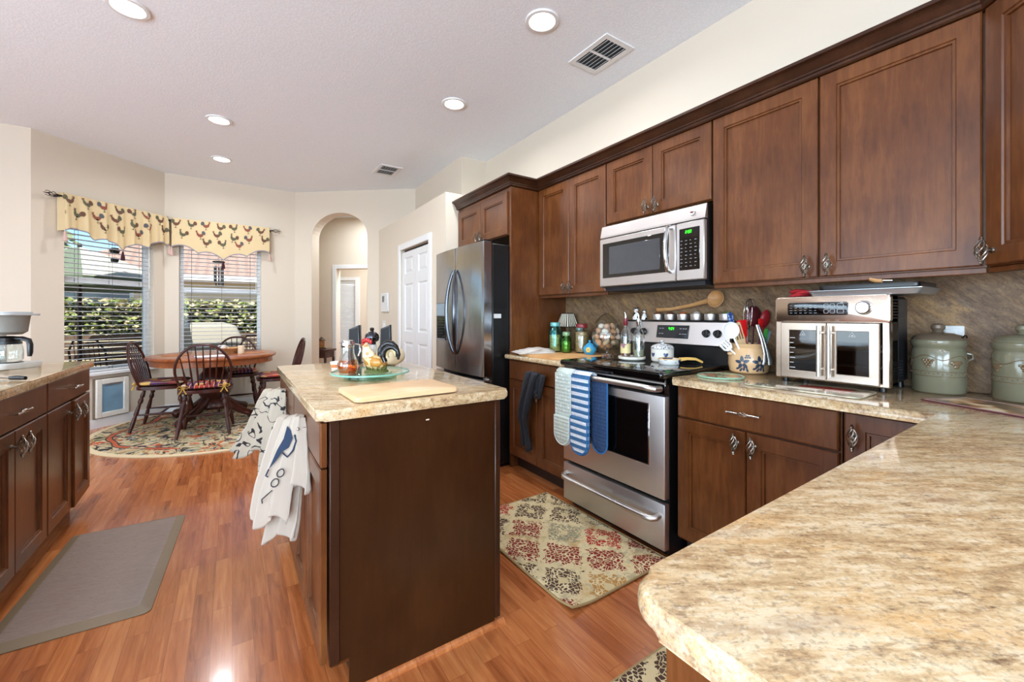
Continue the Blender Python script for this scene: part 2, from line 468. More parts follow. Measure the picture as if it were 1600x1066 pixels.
MB().box(1.0, .045, 0, 1.89, .05, 2.004).build('door_recess', M_BLACK, pd, sm=0)  # black sheet behind the leaves stands in for shade in the gaps
for k, (u0, u1) in enumerate(((1.006, 1.443), (1.447, 1.884))):
    lf = six_panel(MB(), u0, u1, .012, 1.972, .012).build('door_panel', M_WHITE, pd, sm=0)
    if k == 1:
        MB().lathe([(0, 0), (.018, .002), (.020, .012), (.012, .02), (.008, .03)], 14, Matrix.Translation((1.50, .012, .93)) @ Matrix.Rotation(-PI / 2, 4, 'X')).build('handle', M_NICKEL, lf)

# intercom panel and light switch on the pantry wall
tp = thing('thermostat', 'white wall panel with a small grey screen beside the pantry door', 'thermostat', (1.72, 5.62, 1.39), R(-90))
MB().box(-.14, -.03, -.13, .14, 0, .12, .006).build('case', M_WHITE, tp)
MB().box(-.07, -.034, .0, .02, -.029, .085, .002).build('screen', plain('#8b8f92', .2), tp)
MB().box(-.05, -.037, .015, -.015, -.033, .07).build('button_pad', plain('#44474a', .4), tp)
sw = thing('light_switch', 'white light switch plate below the wall panel', 'light switch', (1.72, 5.70, 1.08), R(-90))
MB().box(-.06, -.007, -.06, .06, 0, .06, .003).build('plate', M_WHITE, sw)
MB().box(-.035, -.013, -.03, -.012, -.006, .03, .002).box(.012, -.013, -.03, .035, -.006, .03, .002).build('rocker', M_TRIM, sw)

# ---- hall beyond the arch
HF = Matrix.Translation((C_[0], C_[1], 0)) @ Matrix.Rotation(aa, 4, 'Z')
def hw(x, y): p = HF @ Vector((x, y, 0)); return (p.x, p.y)
wall_seg('wall_hall', hw(-.45, 1.2), hw(3.0, 1.2), .12, holes=[(.43, 1.40, 0, 2.02)], z1=2.9)
wall_seg('wall_hall_side', hw(-.45, .19), hw(-.45, 1.2), .1, z1=2.9)
wall_seg('wall_hall_end', hw(2.6, 1.2), hw(2.6, .19), .1, z1=2.9)
struct(MB().box(-1.05, .19, 2.9, 3.0, 2.7, 3.0).build('ceiling_hall', M_CEIL, loc=(C_[0], C_[1], 0), rz=aa, sm=0))
d2 = struct(casing(MB(), -.02, .95, 2.02).build('door_2', M_TRIM, loc=(*hw(0, 1.2), 0), rz=aa, sm=0))
wall_seg('wall_study', hw(-1.0, 2.5), hw(3.0, 2.5), .12, holes=[(.12, .68, .35, 1.93), (1.02, 1.30, .35, 1.93)], z1=2.9)
wall_seg('wall_study_side', hw(-1.0, 1.32), hw(-1.0, 2.5), .1, z1=2.9)
w3 = bpy.data.objects.new('window_3', None); COL.objects.link(w3); w3.location = (*hw(-1.6, 2.5), 0); w3.rotation_euler = (0, 0, aa); w3['kind'] = 'structure'
mb = MB()
for x0, x1 in ((.72, 1.28), (1.62, 1.9)):
    mb.box(x0 - .07, -.02, .28, x0, .1, 2.0); mb.box(x1, -.02, .28, x1 + .09, .1, 2.0); mb.box(x0, -.02, 1.93, x1, .1, 2.0); mb.box(x0, -.02, .28, x1, .1, .35)
mb.build('frame', M_TRIM, w3, sm=0)
MB().box(.72, .06, .35, 1.28, .065, 1.93).box(1.62, .06, .35, 1.9, .065, 1.93).build('pane', M_PANE, w3, sm=0)
hb = thing('window_blind', 'white closed blind in the far room seen through the archway', 'blind', (*hw(-.6, 2.5), 0), aa)
mb = MB()
for k in range(52):
    z = .36 + k * .0295
    mb.box(-.275, -.012, -.0125, .275, -.010, .0145, M=Matrix.Translation((0, .03, z)) @ Matrix.Rotation(R(-22), 4, 'X'))
mb.build('slats', M_SLAT, hb, sm=0)
MB().box(-.275, .0, 1.885, .275, .05, 1.925, .004).build('head_rail', M_WHITE, hb)
# dark side table with a lantern in the hall
ht = thing('side_table', 'small dark wood table just inside the archway', 'table', (*hw(.10, .52), 0), aa)
MB().prism(rpoly(rectp(-.17, -.16, .17, .16), .03), .66, .69, .006).build('tabletop', M_DARKWOOD, ht)
MB().box(-.14, -.13, .56, .14, .13, .66).build('apron', M_DARKWOOD, ht)
for x in (-.13, .13):
    for y in (-.12, .12):
        MB().tube([(x, y, 0), (x, y, .12), (x, y, .3), (x, y, .56)], [.012, .018, .014, .02], 10).build('leg', M_DARKWOOD, ht)
ln = thing('lantern', 'small bronze lantern on the dark hall table', 'lantern', (*hw(.10, .52), .69), aa)
MB().lathe([(0, 0), (.07, 0), (.07, .018), (.055, .025), (0, .025)], 16).build('base', plain('#4c3a2b', .35, .6), ln)
MB().lathe([(.05, .025), (.052, .05), (.05, .13), (.048, .135)], 16).build('glass', glass('amber_glass', '#d9b98a'), ln)
MB().lathe([(.06, .132), (.065, .14), (.04, .165), (.015, .175), (.012, .185), (0, .19)], 16).build('cap', plain('#4c3a2b', .35, .6), ln)

# ---- nook windows
def nook_window(name, p, q, x0, x1, z0, z1, zm):
    L, a = frame_of(p, q)
    w = bpy.data.objects.new(name, None); COL.objects.link(w); w.location = (p[0], p[1], 0); w.rotation_euler = (0, 0, a); w['kind'] = 'structure'
    mb = MB(); y0, y1 = .075, .125; t = .042
    mb.box(x0, y0, z0, x0 + t, y1, z1); mb.box(x1 - t, y0, z0, x1, y1, z1); mb.box(x0 + t, y0, z0, x1 - t, y1, z0 + t); mb.box(x0 + t, y0, z1 - t, x1 - t, y1, z1)
    mb.build('frame', M_TRIM, w, sm=0)
    MB().box(x0 + t, y0 - .01, zm - .03, x1 - t, y1, zm + .03, .004).build('meeting_rail', M_TRIM, w)
    MB().box(x0 + t, .10, z0 + t, x1 - t, .104, zm - .03).build('pane', M_PANE, w, sm=0)
    MB().box(x0 + t, .112, zm + .03, x1 - t, .116, z1 - t).build('pane', M_PANE, w, sm=0)
    MB().box(x0 - .05, -.045, z0 - .035, x1 + .05, .0, z0 - .002, .006).box(x0 + .001, -.01, z0 - .03, x1 - .001, .075, z0 + .004).build('sill', M_TRIM, w)
    return a
def blind(p, a, x0, x1, z0, z1, label):
    o = thing('window_blind', label, 'blind', (p[0], p[1], 0), a)
    mb = MB(); n = int((z1 - .06 - z0 - .05) / .050)
    for k in range(n):
        z = z0 + .055 + k * .050
        L = [[Vector((x0 + .012, -.023, -.0012)), Vector((x0 + .012, 0, .0025)), Vector((x0 + .012, .023, -.0012)), Vector((x0 + .012, .023, -.0034)), Vector((x0 + .012, 0, .0003)), Vector((x0 + .012, -.023, -.0034))]]
        L.append([Vector((x1 - .012, q.y, q.z)) for q in L[0]])
        mb.loops(L, M=Matrix.Translation((0, .036, z)) @ Matrix.Rotation(R(-7), 4, 'X'))
    mb.build('slats', M_SLAT, o, sm=0)
    MB().box(x0 + .008, .006, z1 - .055, x1 - .008, .066, z1, .004).build('head_rail', M_WHITE, o)
    MB().box(x0 + .012, .012, z0 + .008, x1 - .012, .060, z0 + .026, .003).build('bottom_rail', M_WHITE, o)
    for fx in (.14, .5, .86):
        x = x0 + (x1 - x0) * fx
        MB().box(x - .0015, .010, z0 + .02, x + .0015, .0118, z1 - .05).box(x - .0015, .060, z0 + .02, x + .0015, .0618, z1 - .05).build('ladder_cord', plain('#55504a', .7), o, sm=0)
    MB().cyl((x1 - .06, -.004, z1 - .06), (x1 - .06, -.006, z1 - .75), .004, 8).build('tilt_wand', M_WHITE, o)
    return o
a1 = nook_window('window_1', A_, B_, .255, 1.13, .60, 2.28, 1.585)
a2 = nook_window('window_2', B_, C_, .14, 1.03, .60, 2.28, 1.545)
blind(A_, a1, .255, 1.13, .60, 2.28, 'white slatted blind behind the wavy gathered valance, above the pet door')
blind(B_, a2, .14, 1.03, .60, 2.28, 'white slatted blind on the window right behind the dining table')

# ---- pet door in the bay wall
pt = thing('pet_door', 'white framed pet door with a blue grey flap below the bay window', 'pet door', (*A_, 0), a1)
mb = MB(); x0, x1, z0, z1 = .515, .835, .105, .52
mb.box(x0, -.03, z0, x0 + .055, 0, z1, .006).box(x1 - .055, -.03, z0, x1, 0, z1, .006).box(x0 + .05, -.03, z0, x1 - .05, 0, z0 + .055, .006).box(x0 + .05, -.03, z1 - .055, x1 - .05, 0, z1, .006)
mb.build('frame', plain('#e3ded4', .45), pt)
MB().box(x0 - .022, -.010, z0 - .012, x1 + .008, 0, z1 + .010, .003).build('backing', plain('#7f6f5c', .6), pt)
t = NT('flap_plastic'); FLAP = t.fin(t.mix(t.noise(t.obj(), 5, 3), '#6b8ea6', '#88abc0'), .12, coat=.4)
MB().box(x0 + .055, -.018, z0 + .055, x1 - .055, -.006, z1 - .055, .002).build('flap', FLAP, pt)
MB().box(x0 + .08, -.024, z1 - .075, x1 - .08, -.017, z1 - .058, .002).build('magnet_strip', M_GREY, pt)

# ---- recessed lights and air vents
LENS = glow('lamp_lens', '#fffaf0', 14)
def can_light(x, y, label):
    o = thing('recessed_light', label, 'ceiling light', (x, y, ZC), 0, 'recessed ceiling lights')
    MB().lathe([(.072, -.004), (.080, -.012), (.098, -.010), (.102, -.0005), (.070, -.0005)], 32).build('trim_ring', M_TRIM, o)
    MB().lathe([(0, -.0075), (.045, -.007), (.073, -.004), (.073, -.0008), (0, -.0008)], 32).build('lens', LENS, o)
    d = bpy.data.lights.new('lamp', 'AREA'); d.shape = 'DISK'; d.size = .13; d.energy = LAMP_POWER; d.color = (.92, .96, 1); d.spread = R(165)
    l = bpy.data.objects.new('lamp', d); COL.objects.link(l); l.parent = o; l.location = (0, 0, -.016)
    return o
can_light(1.555, 2.0, 'recessed ceiling light nearest the range wall vent')
can_light(1.548, 3.19, 'recessed ceiling light in front of the refrigerator')
can_light(-.10, 4.64, 'recessed ceiling light over the floor before the dining rug')
can_light(-.10, 5.78, 'recessed ceiling light above the dining table')
can_light(-.50, 3.24, 'recessed ceiling light cut by the top edge of the photo')
for x, y in ((-2.6, -.6), (-.9, -.7), (-2.6, 1.2), (-2.6, 3.4), (-.9, -2.2)):
    can_light(x, y, 'recessed ceiling light behind the camera')
def vent(x, y, rz, w, l, label, tilt=-40):
    o = thing('air_vent', label, 'vent', (x, y, ZC), rz)
    mb = MB(); mb.box(-w / 2, -l / 2, -.008, -w / 2 + .035, l / 2, 0); mb.box(w / 2 - .035, -l / 2, -.008, w / 2, l / 2, 0)
    mb.box(-w / 2 + .035, -l / 2, -.008, w / 2 - .035, -l / 2 + .035, 0); mb.box(-w / 2 + .035, l / 2 - .035, -.008, w / 2 - .035, l / 2, 0); mb.box(-w / 2 + .035, -.008, -.008, w / 2 - .035, .008, 0)
    mb.build('frame', M_TRIM, o, sm=0)
    MB().box(-w / 2 + .03, -l / 2 + .03, -.0015, w / 2 - .03, l / 2 - .03, -.0005).build('duct_shade', M_BLACK, o, sm=0)  # flat black sheet in place of the shade behind the louvres
    mb = MB(); n = 6
    for k in range(n):
        x_ = -w / 2 + .035 + (w - .07) * (k + .5) / n
        mb.box(-.007, -l / 2 + .033, -.0008, .007, l / 2 - .033, .0008, M=Matrix.Translation((x_, 0, -.006)) @ Matrix.Rotation(R(tilt), 4, 'Y'))
    mb.build('louvre', M_TRIM, o, sm=0)
vent(2.09, 2.04, 0, .26, .36, 'white ceiling air vent with dark louvres above the microwave')
vent(1.575, 5.105, 0, .26, .36, 'white ceiling air vent with dark louvres near the archway', -46)
# ------------------------------------------------------------------ cabinets
def birdcage(vertical=True):
    """pewter birdcage knob: twisted wires around a spindle, on a post (post axis -y, cage axis z)"""
    mb = MB(); y = -.032
    for k in range(6):
        pts = []
        for i in range(11):
            t = i / 10; a = 2 * PI * k / 6 + t * PI * .9; r = .0035 + .0125 * math.sin(PI * t)
            pts.append((r * math.cos(a), y + r * math.sin(a), -.034 + .068 * t))
        mb.tube(pts, .0021, 5)
    for s_ in (-1, 1):
        mb.lathe([(0, 0), (.0055, .001), (.007, .005), (.004, .008), (.0055, .012), (0, .017)], 10, Matrix.Translation((0, y, s_ * .032)) @ (Matrix.Rotation(PI, 4, 'X') if s_ < 0 else Matrix.Identity(4)))
    mb.cyl((0, 0, 0), (0, -.022, 0), .005, 10)
    mb.lathe([(.010, 0), (.010, .003), (.006, .006)], 12, Matrix.Rotation(PI / 2, 4, 'X'))
    return mb
def bar_pull():
    mb = MB(); y = -.030
    mb.tube([(-.066, y, 0), (-.02, y, 0)], .0045, 8).tube([(.02, y, 0), (.066, y, 0)], .0045, 8)
    for s_ in (-1, 1):
        mb.tube([(s_ * .060, 0, 0), (s_ * .060, y, 0)], .0045, 8).ball((s_ * .067, y, 0), .0055, 8, 6)
    for k in range(5):
        mb.tube([((-.022 + .0044 * i), y + (.003 + .006 * math.sin(PI * i / 10)) * math.cos(2 * PI * k / 5 + i * .25), (.003 + .006 * math.sin(PI * i / 10)) * math.sin(2 * PI * k / 5 + i * .25)) for i in range(11)], .0019, 5)
    return mb
def mesh_only(mb, m):
    o = mb.build('tmp', m, loc=(0, 0, 0)); me = o.data; bpy.data.objects.remove(o); return me
KNOB = mesh_only(birdcage(), M_PEWTER); PULL = mesh_only(bar_pull(), M_NICKEL)

def door_mb(w, h, th=.02, fw=.060):
    """recessed panel door, x 0..w, z 0..h, front at y=-th"""
    def lp(i, y): return [Vector((i, y, i)), Vector((w - i, y, i)), Vector((w - i, y, h - i)), Vector((i, y, h - i))]
    return MB().loops([lp(0, 0), lp(0, -th + .004), lp(.004, -th), lp(fw, -th), lp(fw + .003, -th + .005), lp(fw + .011, -th + .005), lp(fw + .013, -th + .0135), lp(fw + .02, -th + .0135)])
def slab_mb(w, h, th=.02):
    def lp(i, y): return [Vector((i, y, i)), Vector((w - i, y, i)), Vector((w - i, y, h - i)), Vector((i, y, h - i))]
    return MB().loops([lp(0, 0), lp(0, -th + .005), lp(.003, -th + .0015), lp(.006, -th)])
def front(cab, kind, x0, x1, z0, z1, y=0, knob=None, pull=False, swing=0, hinge='r', name=None):
    """door or drawer front; knob = (x fraction side, z) ; swing opens it on its hinge"""
    w, h = x1 - x0, z1 - z0
    mb = door_mb(w, h) if kind == 'door' else slab_mb(w, h)
    if swing:
        mb.v = [p - Vector((w, 0, 0)) for p in mb.v]
        o = mb.build(name or 'door', M_CAB, cab, (x1, y, z0), swing, sm=20); ox = -w
    else:
        o = mb.build(name or ('door' if kind == 'door' else 'drawer_front'), M_CAB, cab, (x0, y, z0), sm=20); ox = 0
    if knob: inst('handle', KNOB, o, (ox + knob[0], -.02, knob[1]))
    if pull: inst('handle', PULL, o, (ox + w / 2, -.02, h / 2))
    return o
def base_cab(name, label, loc, rz, w, d, fronts, z0=.105, z1=.868, group=None, kick=.07, cat='cabinet', ends=True):
    c_ = thing(name, label, cat, loc, rz, group)
    MB().box(0, 0, z0, w, d, z1).build('carcass', M_CAB, c_, sm=0)
    MB().box(.0, kick, 0, w, d, z0).build('toe_kick', M_KICK, c_, sm=0)
    for f_ in fronts: front(c_, *f_[0], **f_[1])
    return c_
def F(kind, x0, x1, z0, z1, **k): return ((kind, x0, x1, z0, z1), k)
DX = 1.85    # carcass front of the range run (doors stand 2 cm proud)
# left of the range: one drawer over two doors
base_cab('base_cabinet', 'brown base cabinet between the refrigerator and the range, black cloth on its drawer', (DX, 2.785, 0), R(-90), .735, .59,
         [F('drawer', .006, .729, .712, .860, pull=True), F('door', .006, .366, .118, .705, knob=(.325, .52)), F('door', .369, .729, .118, .705, knob=(.035, .52))])
base_cab('base_cabinet', 'brown base cabinet right beside the range, under the toaster oven board', (DX, 1.272, 0), R(-90), .672, .59,
         [F('drawer', .005, .667, .712, .860, pull=True), F('door', .005, .334, .118, .705, knob=(.295, .535)), F('door', .338, .667, .118, .705, knob=(.034, .535))])
base_cab('base_cabinet', 'narrow brown base cabinet door in the inner corner of the worktop', (DX, .594, 0), R(-90), .285, .59,
         [F('door', .006, .279, .118, .860, knob=(.032, .66))])
pen = thing('peninsula_cabinet', 'brown peninsula cabinet under the nearest granite worktop', 'cabinet', (1.1, 0, 0))
MB().box(-.68, -.28, .105, 1.32, .290, .8665).build('carcass', M_CAB, pen, sm=0)
MB().box(-.61, -.26, 0, 1.32, .22, .105).build('toe_kick', M_KICK, pen, sm=0)
mb = MB(); mb.box(-.70, .225, .105, -.678, .292, .8665, .002); mb.box(-.70, -.282, .105, -.678, -.21, .8665, .002); mb.box(-.70, -.21, .105, -.678, .225, .17, .002); mb.box(-.70, -.21, .80, -.678, .225, .8665, .002)
mb.build('end_frame', M_CAB, pen)
for x0 in (-.66, -.14): front(pen, 'door', -x0 - .5, -x0, .118, .86).location = (x0 + .5, .290, .118)
for o in pen.children:
    if o.name.startswith('door'): o.rotation_euler = (0, 0, PI)

# wall cabinets
UX = 2.14; UZ0, UZ1 = 1.372, 2.245
def wall_cab(label, y0, y1, z0, fronts, x=UX, z1=UZ1 - .002, d=None, name='wall_cabinet'):
    c_ = thing(name, label, 'cabinet', (x, y0, 0), R(-90)); w = y0 - y1; d = d or 2.445 - x
    MB().box(0, 0, z0, w, d, z1).build('carcass', M_CAB, c_, sm=0)
    if z0 < 1.5: MB().box(0, .0, z0 - .022, w, .02, z0, .003).build('light_rail', M_CAB, c_)
    for f_ in fronts: front(c_, *f_[0], **f_[1])
    return c_
wall_cab('tall brown wall cabinet beside the refrigerator panel', 2.775, 2.021, UZ0, [F('door', .004, .373, UZ0 + .004, UZ1, knob=(.338, .045)), F('door', .378, .749, UZ0 + .004, UZ1, knob=(.033, .045))])
wall_cab('short brown two door wall cabinet above the microwave', 2.019, 1.262, 1.825, [F('door', .004, .376, 1.829, UZ1, knob=(.34, .045)), F('door', .381, .753, 1.829, UZ1, knob=(.033, .045))])
wall_cab('wide brown wall cabinet above the toaster oven', 1.26, .286, UZ0, [F('door', .004, .482, UZ0 + .004, UZ1, knob=(.44, .048)), F('door', .490, .964, UZ0 + .004, UZ1, knob=(.036, .048))])
# diagonal corner cabinet
dc = thing('corner_wall_cabinet', 'diagonal corner wall cabinet at the photo edge', 'cabinet', (2.14, .284, 0), R(-135))
wd = .43
MB().prism([(0, 0), (wd, 0), (wd + .215, .215), (.215 + .215, .645 - .215 + .0), (0 + .0, .43), (-.215, .215)][:4] + [(-.212, .212)], UZ0, UZ1 - .002).build('carcass', M_CAB, dc, sm=0)
MB().box(0, 0, UZ0 - .022, wd, .02, UZ0, .003).build('light_rail', M_CAB, dc)
front(dc, 'door', .012, wd - .012, UZ0 + .004, UZ1, knob=(.03, .048))
# refrigerator surround: tall side panel and bridge cabinet
rfc = wall_cab('brown cabinet and tall side panel framing the refrigerator', 2.81 + .915, 2.81, 1.86, [F('door', .03, .462, 1.864, 2.21, knob=(.40, .04)), F('door', .467, .90, 1.864, 2.21, knob=(.033, .04))], x=1.855, d=.575, name='refrigerator_cabinet')
MB().box(.917, -.004, 0, .940, .575, UZ1 - .002, .002).build('side_panel', M_CAB, rfc)

# crown moulding: one swept profile following the cabinet tops
def sweep(path, prof, closed=False):
    """path of (x,y) left hand = outward side; prof of (out, z)"""
    mb = MB(); n = len(path); L = []
    for i, p in enumerate(path):
        p = Vector(p)
        d0 = (p - Vector(path[i - 1])).normalized() if i else None
        d1 = (Vector(path[i + 1]) - p).normalized() if i < n - 1 else None
        if d0 is None: nn = Vector((-d1.y, d1.x)); k = 1
        elif d1 is None: nn = Vector((-d0.y, d0.x)); k = 1
        else:
            n0 = Vector((-d0.y, d0.x)); n1 = Vector((-d1.y, d1.x)); nn = (n0 + n1).normalized(); k = 1 / max(.2, nn.dot(n0))
        L.append([Vector((p.x + nn.x * o_ * k, p.y + nn.y * o_ * k, z)) for o_, z in prof])
    return mb.loops(L)
CP = [(-.04, 0), (.006, 0), (.012, .006), (.012, .016), (.018, .020), (.018, .028), (.026, .036), (.034, .050), (.048, .060), (.060, .064), (.060, .078), (.050, .082), (-.04, .082)]
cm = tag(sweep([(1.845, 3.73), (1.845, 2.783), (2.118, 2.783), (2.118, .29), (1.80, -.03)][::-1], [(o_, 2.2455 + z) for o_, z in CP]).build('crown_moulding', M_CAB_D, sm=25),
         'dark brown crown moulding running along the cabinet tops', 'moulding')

# ------------------------------------------------------------------ worktops and splashback
wt = MB().prism(rpoly([(2.444, 1.272), (1.79, 1.272), (1.80, .331), (.366, .325), (.366, -.335), (2.444, -.335)], [0, .008, 0, .05, .05, 0], 6), .8685, .905, .013, 3).build('worktop', M_GRANITE)
tag(wt, 'speckled beige granite worktop running from the range round onto the peninsula', 'worktop')
wt = MB().prism([(2.444, 2.783), (1.79, 2.783), (1.79, 2.052), (2.444, 2.052)], .8685, .905, .013, 3).build('worktop', M_GRANITE)
tag(wt, 'short granite worktop between the refrigerator panel and the range', 'worktop')
sp = MB().box(2.425, -.33, .906, 2.444, 2.783, 1.371).build('splashback', M_SPLASH_SHADED, sm=0)
tag(sp, 'shade-darkened brown granite splashback behind the range wall worktop', 'splashback')

# ------------------------------------------------------------------ island
isl = thing('kitchen_island', 'dark brown kitchen island with doors and drawers along one side', 'kitchen island', (.56, 2.05, 0))
ip = Matrix.Translation((-.56, -2.05, 0))
MB().box(.256, 1.40, .105, .865, 2.70, .882, M=ip).build('carcass', M_CAB, isl, sm=0)
MB().box(.33, 1.42, 0, .85, 2.69, .105, M=ip).build('toe_kick', M_KICK, isl, sm=0)
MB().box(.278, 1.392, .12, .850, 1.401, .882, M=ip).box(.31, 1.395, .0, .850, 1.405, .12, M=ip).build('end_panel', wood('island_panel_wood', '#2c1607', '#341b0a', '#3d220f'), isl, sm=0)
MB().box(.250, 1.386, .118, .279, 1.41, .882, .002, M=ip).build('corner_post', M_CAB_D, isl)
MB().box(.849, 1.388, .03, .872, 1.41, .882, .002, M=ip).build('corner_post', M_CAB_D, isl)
MB().prism([(0, 0), (.017, 0), (.0157, .0065), (.012, .012), (.0065, .0157), (0, .017)], 0, .59, M=ip @ Matrix.Translation((.30, 1.395, 0)) @ Matrix(((0, 0, 1, 0), (-1, 0, 0, 0), (0, 1, 0, 0), (0, 0, 0, 1)))).build('quarter_round', M_FLOOR, isl)
MB().box(.566, 1.3905, .838, .578, 1.3925, .842, M=ip).build('chip_mark', plain('#d8cbb8', .6), isl, sm=0)
def ifront(kind, y0, y1, z0, z1, **k):
    o = front(isl, kind, 0, y0 - y1, z0, z1, **k); o.location = (.244 - .56, y0 - 2.05, z0); o.rotation_euler = (0, 0, R(-90)); return o
ifront('drawer', 2.69, 2.055, .735, .872, pull=True); ifront('drawer', 2.05, 1.40, .735, .872, pull=True)
ifront('door', 2.69, 2.375, .125, .728, knob=(.28, .53)); ifront('door', 2.371, 2.055, .125, .728, knob=(.035, .53))
ifront('door', 2.05, 1.727, .125, .728, knob=(.29, .53)); ifront('door', 1.723, 1.40, .125, .728, knob=(.035, .53))
wt = MB().prism(rpoly(rectp(.212, 1.372, .905, 2.75), .022), .8825, .918, .013, 3).build('worktop', M_GRANITE)
tag(wt, 'granite worktop on the kitchen island', 'worktop')

# ------------------------------------------------------------------ cabinets on the far left
LX = -.775
def left_cab(y0, label, ajar=0):
    w = .737
    return base_cab('base_cabinet', label, (LX, y0, 0), R(90), w, .62,
         [F('drawer', .005, w - .005, .733, .875, pull=True), F('door', .005, w / 2 - .002, .12, .725, knob=(.325, .545)),
          F('door', w / 2 + .002, w - .005, .12, .725, knob=(.038, .545), swing=ajar)], z1=.881)
left_cab(2.98, 'brown base cabinet at the window end of the sideboard, one door slightly ajar', R(2))
left_cab(2.24, 'brown base cabinet facing the grey floor mat')
left_cab(1.50, 'brown base cabinet mostly outside the photo edge')
wt = MB().prism(rpoly(rectp(-1.45, 1.48, -.737, 3.735), .018), .8815, .918, .013, 3).build('worktop', M_GRANITE)
tag(wt, 'granite worktop under the coffee maker', 'worktop')
# ------------------------------------------------------------------ refrigerator
fr = thing('refrigerator', 'dark stainless french door refrigerator with curved handles', 'refrigerator', (1.62, 3.268, 0), R(-90))
FW = .455
MB().box(-FW, .075, .03, FW, .78, 1.775, .006).build('cabinet_body', M_BLACK, fr)
MB().box(-FW + .02, .11, 0, FW - .02, .7, .03).build('plinth', M_BLACK, fr)
def fdoor(x0, x1, z0, z1):
    """slightly bowed door"""
    def yb(x): return -.022 * (1 - (x / FW) ** 2)
    n = 10; xs = [x0 + (x1 - x0) * i / n for i in range(n + 1)]
    poly = [(x, yb(x)) for x in xs] + [(x1, .068), (x0, .068)]
    return MB().prism(poly, z0, z1, .005, 2)
dl = fdoor(-FW, -.003, .728, 1.79).build('door', M_BSTEEL, fr, sm=30)
dr = fdoor(.003, FW, .728, 1.79).build('door', M_BSTEEL, fr, sm=30)
fz = fdoor(-FW, FW, .09, .705).build('freezer_drawer', M_BSTEEL, fr, sm=30)
def bow(x, s_):
    pts = []; rr = []
    for i in range(25):
        t = i / 24; z = .88 + .72 * t; b = math.sin(PI * t)
        pts.append((x + s_ * .055 * b - s_ * .0, -.025 - .05 * b ** .6, z)); rr.append((.012 + .004 * b, .009))
    return MB().tube(pts, rr, 12)
bow(-.02, -1).build('handle', M_DHANDLE, dl); bow(.02, 1).build('handle', M_DHANDLE, dr)
hb_ = MB(); hb_.tube([(-.33, -.012, .64), (-.30, -.06, .64), (0, -.075, .64), (.30, -.06, .64), (.33, -.012, .64)], .011, 10); hb_.build('handle', M_BSTEEL, fz)
ds = MB().box(-.40, -.022, .985, -.20, 0, 1.325, .004).build('dispenser', M_BLACK, dl)
MB().box(-.395, -.026, 1.205, -.205, -.015, 1.32, .004).build('control_panel', plain('#9fb0bb', .15, .4), ds)
MB().box(-.385, -.0235, .995, -.215, -.012, 1.195, .004).build('recess', M_BLACKGLASS, ds)
MB().box(-.385, -.034, .985, -.215, -.012, 1.0, .003).build('drip_tray', M_GREY, ds)
MB().box(FW - .09, .0, 1.79, FW - .01, .08, 1.805, .004).build('hinge_cover', M_BLACK, fr)
MB().cyl((FW + .004, .03, .712), (FW - .02, .03, .712), .012, 10).box(FW - .05, .02, .707, FW + .022, .04, .715, .002).build('hinge', M_STEEL_H, fr)
MB().box(FW - .001, .088, 1.188, FW + .0015, .155, 1.222).build('sticker', M_WHITE, fr, sm=0)

# ------------------------------------------------------------------ range
rg = thing('range', 'stainless steel electric range with black glass cooktop', 'stove', (1.765, 1.665, 0), R(-90))
RW = .377
MB().box(-RW, .035, .03, RW, .655, .905).build('body', M_BLACK, rg, sm=0)
MB().box(-RW + .02, .06, 0, RW - .02, .6, .03).build('plinth', M_BLACK, rg, sm=0)
ct = MB().prism(rpoly(rectp(-RW - .004, -.035, RW + .004, .60), .015), .898, .928, .011, 3).build('cooktop', M_BLACKGLASS, rg)
mb = MB()
for x, y, r in ((-.19, .13, .10), (.19, .13, .075), (-.19, .42, .075), (.19, .42, .10)):
    n = 40
    mb.add([(x + q * math.cos(2 * PI * i / n), y + q * math.sin(2 * PI * i / n), .9283) for i in range(n) for q in (r, r - .003)], [(2 * i, (2 * i + 2) % (2 * n), (2 * i + 3) % (2 * n), 2 * i + 1) for i in range(n)])
mb.build('burner_ring', M_GREY, ct, sm=0)
MB().box(-RW, .0, .812, RW, .04, .896, .004).build('control_band', M_BLACKGLASS, rg)
MB().box(-RW + .0, -.002, .868, RW, .01, .875).build('trim_strip', M_STEEL, rg, sm=0)
od = MB().box(-RW, -.005, .298, RW, .034, .808, .006, seg=2).build('oven_door', M_STEEL, rg)
MB().box(-.288, -.0075, .445, .288, .0, .765, .004).build('window_trim', M_CHROME, od)
MB().box(-.282, -.009, .451, .282, .0, .759, .003).build('window', M_BLACKGLASS, od)
mb = MB(); mb.tube([(-.355, -.010, .845), (-.352, -.05, .848), (-.32, -.063, .85)] + [(x * .1, -.066, .852) for x in range(-3, 4)] + [(.32, -.063, .85), (.352, -.05, .848), (.355, -.010, .845)], .0155, 12)
mb.build('handle', M_STEEL_H, od)
dw = MB().box(-RW, -.005, .047, RW, .034, .277, .006, seg=2).build('storage_drawer', M_STEEL, rg)
mb = MB(); mb.tube([(-.345, .0, .215), (-.345, -.03, .21), (-.325, -.048, .205), (-.29, -.052, .204)] + [(x * .1, -.053, .203) for x in range(-2, 3)] + [(.29, -.052, .204), (.325, -.048, .205), (.345, -.03, .21), (.345, 0, .215)], .0155, 12)
mb.build('handle', M_STEEL_H, dw)
bgd = MB().prism([(.55, .905), (.665, .905), (.665, 1.175), (.585, 1.175), (.575, 1.165), (.555, 1.03), (.55, 1.02)], -.001, .001).build('tmp', M_BLACK, rg)
bpy.data.objects.remove(bgd)
YZ = Matrix(((0, 0, 1, 0), (1, 0, 0, 0), (0, 1, 0, 0), (0, 0, 0, 1)))   # outline (y,z) extruded along x
